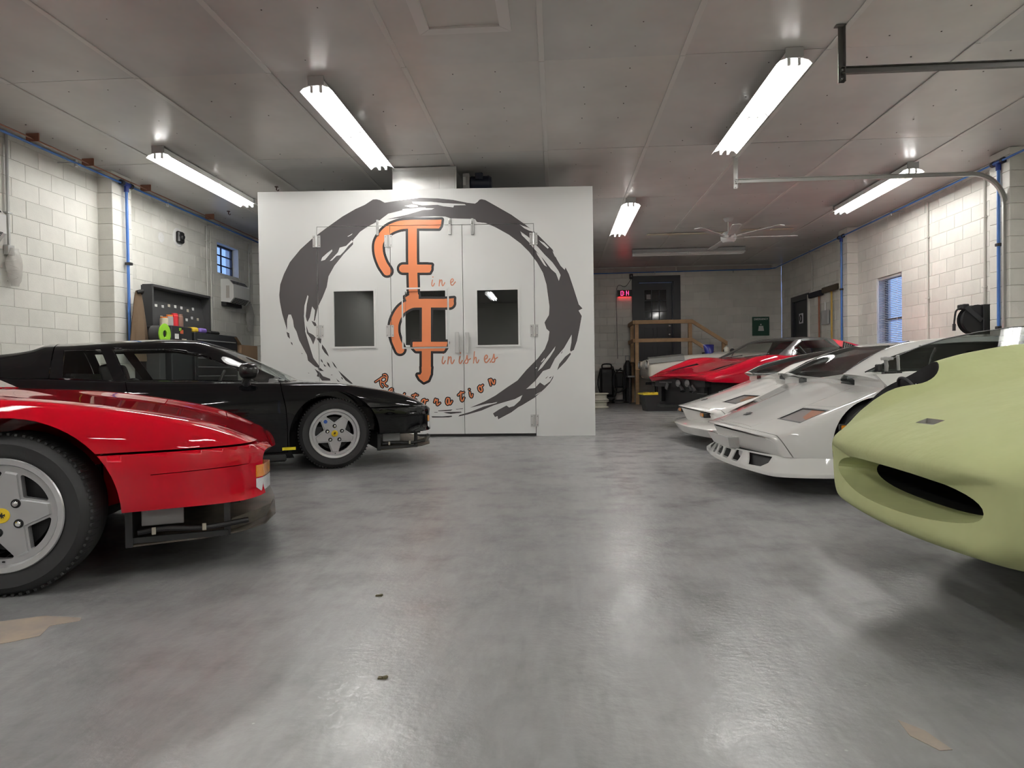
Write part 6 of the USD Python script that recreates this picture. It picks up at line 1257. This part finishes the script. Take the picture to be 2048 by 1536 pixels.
gear('gas_cylinder', 'dark gas cylinder standing left of the landing', 'cylinder', 1256, 805, [('body', lathe([(0, .02), (.11, .02), (.11, .95), (.05, 1.08), (.035, 1.1), (0, 1.1)], 20), dark_metal), ('guard', tube([(-.05, 0, 1.08), (-.05, 0, 1.22), (.05, 0, 1.22), (.05, 0, 1.08)], .014, 8), lampgrey)])
gear('hose_cart', 'dark cart hung with hoses between the welder and the gas cylinder', 'cart', 1238, 806, [('frame', join(bx(-.14, -.11, -.1, .1, .05, .85), bx(.11, .14, -.1, .1, .05, .85), bx(-.15, .15, -.15, .15, .04, .08), bx(-.12, .12, -.1, .1, .4, .8, .03)), satin_black), ('hose', tube(curve([(-.1, -.14, .85), (.12, -.16, .8), (.15, -.16, .4), (-.1, -.16, .3), (-.14, -.16, .7), (.05, -.17, .9)]), .02, 7), rubber)])
gear('white_wheel_stack', 'stack of dirty white steel wheels beside the right edge of the booth', 'wheels', 1196, 816, [('rim', lathe([(.12, z), (.24, z), (.25, z + .02), (.2, z + .05), (.2, z + .12), (.25, z + .15), (.24, z + .165), (.12, z + .165), (.12, z)], 28), mat('dirty_white_%d' % k, (.50, .48, .40), .6)) for k, z in enumerate((0, .17))])
gear('work_table', 'small dark steel table just left of the red targa nose', 'table', 1282, 806, [('top', bx(-.35, .45, -.25, .25, .66, .70, .004), lampgrey), ('leg', join([bx(x - .02, x + .02, y - .02, y + .02, 0, .66) for x in (-.3, .4) for y in (-.2, .2)]), dark_metal)])
# hose reel on the right wall
hq = at(1950, 640, 'x', XR - .26); hr = thing('hose_reel', 'black hose reel with a hanging hose end on the right wall', 'hose reel', tuple(hq))
part('drum', lathe([(0, -.07), (.195, -.07), (.20, -.06), (.12, -.055), (.12, .055), (.20, .06), (.195, .07), (0, .07)], 36, 'y'), satin_black, hr); part('hose_wrap', lathe([(.12, -.05), (.165, -.05), (.165, .05), (.12, .05)], 32, 'y'), rubber, hr)
part('arm', mv(bx(-.22, .05, -.095, -.08, -.03, .03, .004), (0, 0, .02), ry=42), dark_metal, hr); part('wall_bracket', join(bx(.05, .258, -.1, .1, -.19, .20, .006), bx(-.20, -.12, -.09, .06, .14, .21, .01)), satin_black, hr)
part('hose_end', tube(curve([(-.19, -.03, .17), (-.26, -.03, .12), (-.28, -.03, .0), (-.285, -.03, -.06)]), .012, 7), rubber, hr); part('nozzle', cyl((-.285, -.03, -.05), (-.287, -.03, -.14), .02, 10), black_plastic, hr)
# brooms and rack
for lab, px, py, hx0, hx1, col, nm in (('broom with a dark head and red-brown handle on the right wall', 1636, 590, 1619, 1643, (.02, .02, .03), 'red'), ('broom with a brown head and yellow handle on the right wall', 1661, 580, 1646, 1677, (.07, .055, .035), 'yellow')):
    a0, a1, c0 = at(hx0, py, 'x', XR - .08), at(hx1, py, 'x', XR - .08), at(px, py, 'x', XR - .07); t = thing('broom', lab, 'broom')
    part('head', bx(XR - .12, XR - .03, a1[1], a0[1], c0[2] - .03, c0[2] + .09, .02), mat('broom_head_' + nm, col, .9), t); part('handle', tube([(XR - .05, c0[1], c0[2]), (XR - .05, c0[1], .9)], .019, 8), mat('broom_handle_' + nm, (.30, .10, .05) if nm == 'red' else (.55, .36, .06), .5), t)
t = thing('dustpan', 'grey dustpan with a striped edge hanging between the two brooms', 'dustpan'); a0, a1 = at(1644, 622, 'x', XR - .03), at(1658, 648, 'x', XR - .03); part('pan', bx(XR - .05, XR - .02, a1[1], a0[1], a1[2], a0[2], .01), lampgrey, t); part('grip', tube([(XR - .035, (a0[1] + a1[1]) / 2, a0[2]), (XR - .035, (a0[1] + a1[1]) / 2, a0[2] + .18)], .012, 6), steel, t)
# tool corner on the left
tb = mat('toolbox_black', (.022, .023, .026), .4); gm = mat('lid_grey', (.05, .05, .052), .55); trim_ = mat('drawer_trim', (.6, .6, .61), .3, metal=.8)
XF = -5.28
dc = thing('drawer_chest', 'black drawer chest with bright drawer trims in front of the left wall', 'tool chest'); part('cabinet', bx(XL + .06, XF - .015, 9.84, 11.2, .05, 1.49, .01), tb, dc)
for k in range(6):
    z = 1.40 - .135 * (k + 1); d = part('drawer', bx(XF - .014, XF, 9.88, 11.1, z, z + .125, .003), tb, dc); part('drawer_trim', bx(XF, XF + .014, 9.89, 11.09, z + .108, z + .124, .003), trim_, d)
sc_ = thing('tool_cabinet', 'black side cabinet covered with small stickers left of the drawer chest', 'cabinet'); part('cabinet', bx(XL + .06, XF, 9.2, 9.74, .05, 1.545, .01), tb, sc_)
for k, (y, z, w, c) in enumerate(((9.33, 1.40, .05, (.7, .7, .68)), (9.46, 1.47, .04, (.6, .12, .05)), (9.52, 1.33, .06, (.55, .5, .4)), (9.42, 1.50, .03, (.3, .6, .05)), (9.6, 1.28, .035, (.6, .6, .6)))): part('sticker', bx(XF, XF + .002, y - w, y + w, z - w * .7, z + w * .7), mat('sticker_%d' % k, c, .5), sc_, False)
li = thing('toolbox_lid', 'raised grey toolbox lid with stickers standing against the left wall', 'toolbox lid'); G = np.array([[-5.62, 9.3, 1.545], [-5.62, 10.8, 1.545], [-5.72, 10.83, 2.10], [-5.72, 9.27, 2.12]])
part('lid_panel', (np.vstack([G, G - [.03, 0, 0]]), np.array([[0, 1, 2], [0, 2, 3], [4, 6, 5], [4, 7, 6], [0, 4, 5], [0, 5, 1], [1, 5, 6], [1, 6, 2], [2, 6, 7], [2, 7, 3], [3, 7, 4], [3, 4, 0]])), gm, li, False)
part('lid_edge', join(bx(-5.72, -5.56, 9.25, 10.85, 2.09, 2.13, .004), mv(bx(-.08, .08, 9.24, 9.28, 0, .57), (-5.65, 0, 1.545), ry=0), mv(bx(-.08, .08, 10.82, 10.86, 0, .56), (-5.65, 0, 1.545))), gm, li, False)
for k in range(14): y, z = 9.5 + .085 * k, (1.72 if k % 2 else 1.88) + rng.uniform(-.03, .03); xx = -5.62 - .1 * (z - 1.545) / .565; part('sticker', bx(xx - .001, xx + .003, y - .03, y + .03, z - .022, z + .022), '/World/Looks/sticker_%d' % (0, 2, 4)[k % 3], li, False)
ch_ = thing('chest_base', 'low grey chest under the raised toolbox lid', 'toolbox'); part('box', bx(-5.84, -5.63, 9.76, 10.8, 1.50, 1.60, .006), gm, ch_)
def can(name, label, cat, px, y, r, h, col, z=1.548, x=-5.42):
    t = thing(name, label, cat, (x, y, z)); part('body', lathe([(0, 0), (r, 0), (r, h * .8), (r * .8, h * .86), (0, h * .86)], 20), mat(name + '_body', col, .4), t); part('cap', lathe([(0, h), (r * .85, h), (r * .85, h * .84), (0, h * .84)], 20), mat(name + '_cap', (.75, .22, .04) if 'orange' in label else col, .4), t)
can('putty_tub', 'pale tub with an orange lid on the tool cabinet', 'tub', 0, 9.26, .055, .12, (.60, .55, .42)); can('clear_jar', 'grey jar beside the orange-lidded tub', 'jar', 0, 9.40, .05, .16, (.40, .38, .37)); can('red_bottle', 'red bottle on the tool cabinet', 'bottle', 0, 9.53, .05, .19, (.55, .02, .03)); can('brown_bottle', 'brown square bottle next to the red bottle', 'bottle', 0, 9.66, .05, .19, (.22, .12, .09))
for nm, lab, y, c, w in (('yellow_box', 'small yellow box on top of the drawer chest', 9.98, (.75, .52, .03), .07), ('purple_pouch', 'purple pouch on top of the drawer chest', 10.2, (.20, .13, .45), .10), ('black_cap', 'flat black cap on top of the drawer chest', 10.55, (.01, .01, .01), .16)):
    t = thing(nm, lab, nm.split('_')[1], (-5.42, y, 1.492)); part('body', bx(-.08, .08, -w, w, 0, .075 if w < .12 else .05, .02), mat(nm, c, .6), t); part('seam', bx(-.082, .082, -w * .5, w * .5, .02, .028), mat(nm + '_seam', tuple(np.array(c) * .6), .6), t, False)
gr = thing('green_hose_reel', 'bright green and grey hose reel at the corner of the tool cabinet', 'hose reel', (-5.36, 9.08, 1.42)); lime = mat('lime_plastic', (.30, .62, .04), .4)
part('front_disc', lathe([(.05, -.05), (.13, -.05), (.14, -.03), (.05, -.03), (.05, -.05)], 28, 'x', (.10, -.02, 0)), lime, gr); part('drum', lathe([(0, -.12), (.12, -.12), (.12, .04), (0, .04)], 24, 'x', (.0, .02, 0)), gm, gr); part('mount', bx(-.2, .0, -.04, .10, -1.42, -.1, .01), gm, gr)
t = thing('brown_jacket', 'brown work jacket hanging on the blue drop pipe at the left pilaster', 'jacket', (-5.62, 9.0, 2.0)); U, V = np.meshgrid(np.linspace(0, 2 * np.pi, 40, endpoint=False), np.linspace(0, 1, 16))
rr_ = (.05 + .16 * V ** .7) * (1 + .12 * np.sin(7 * U) * V); part('cloth', quadstrip(np.stack([.35 * rr_ * np.cos(U), rr_ * np.sin(U), -.95 * V], -1), closed_v=True), mat('jacket_brown', (.13, .085, .05), .9, bump=(40, .004)), t, True); part('collar', tube([(.02, -.05, -.02), (.06, 0, .0), (.02, .05, -.02)], .025, 8), cabin_dark, t)
bxm = mat('cardboard', (.30, .19, .11), .8); q = at(487, 723, 'x', -5.2); t = thing('cardboard_box', 'open cardboard box on a shelf right of the drawer chest', 'box', (-5.45, q[1] + .05, q[2])); part('sides', join(bx(.2, .205, 0, .6, 0, .28), bx(-.2, .205, 0, .005, 0, .28), bx(-.2, .205, .595, .6, 0, .28), bx(-.2, -.195, 0, .6, 0, .28), bx(-.2, .2, 0, .6, 0, .005)), bxm, t, False); part('flap', mv(bx(-.2, .2, -.2, 0, 0, .005), (0, 0, .28), rx=-35), bxm, t, False)
t = thing('low_shelf', 'grey shelf unit carrying the cardboard box', 'shelf', (-5.45, q[1] - .02, 0)); part('top', bx(-.3, .3, -.02, .9, q[2] - .04, q[2] - .002), lampgrey, t, False); part('leg', join([bx(x, x + .04, y, y + .04, 0, q[2] - .04) for x in (-.3, .26) for y in (-.02, .86)]), lampgrey, t, False)
for k, (px, py) in enumerate(((765, 1357), (758, 1192))):
    q = at(px, py, 'z', 0); t = solo('leaf_bit', mv(join([bx(-.012, .012, -.006, .006, 0, .004), mv(bx(-.015, .0, -.004, .004, .001, .006), (.012, .006, 0), rz=40)]), tuple(q)), mat('dry_leaf_%d' % k, (.10, .085, .045), .8), ('nearer' if k == 0 else 'farther') + ' scrap of dry leaf on the bare grey floor', 'leaf', None, False)
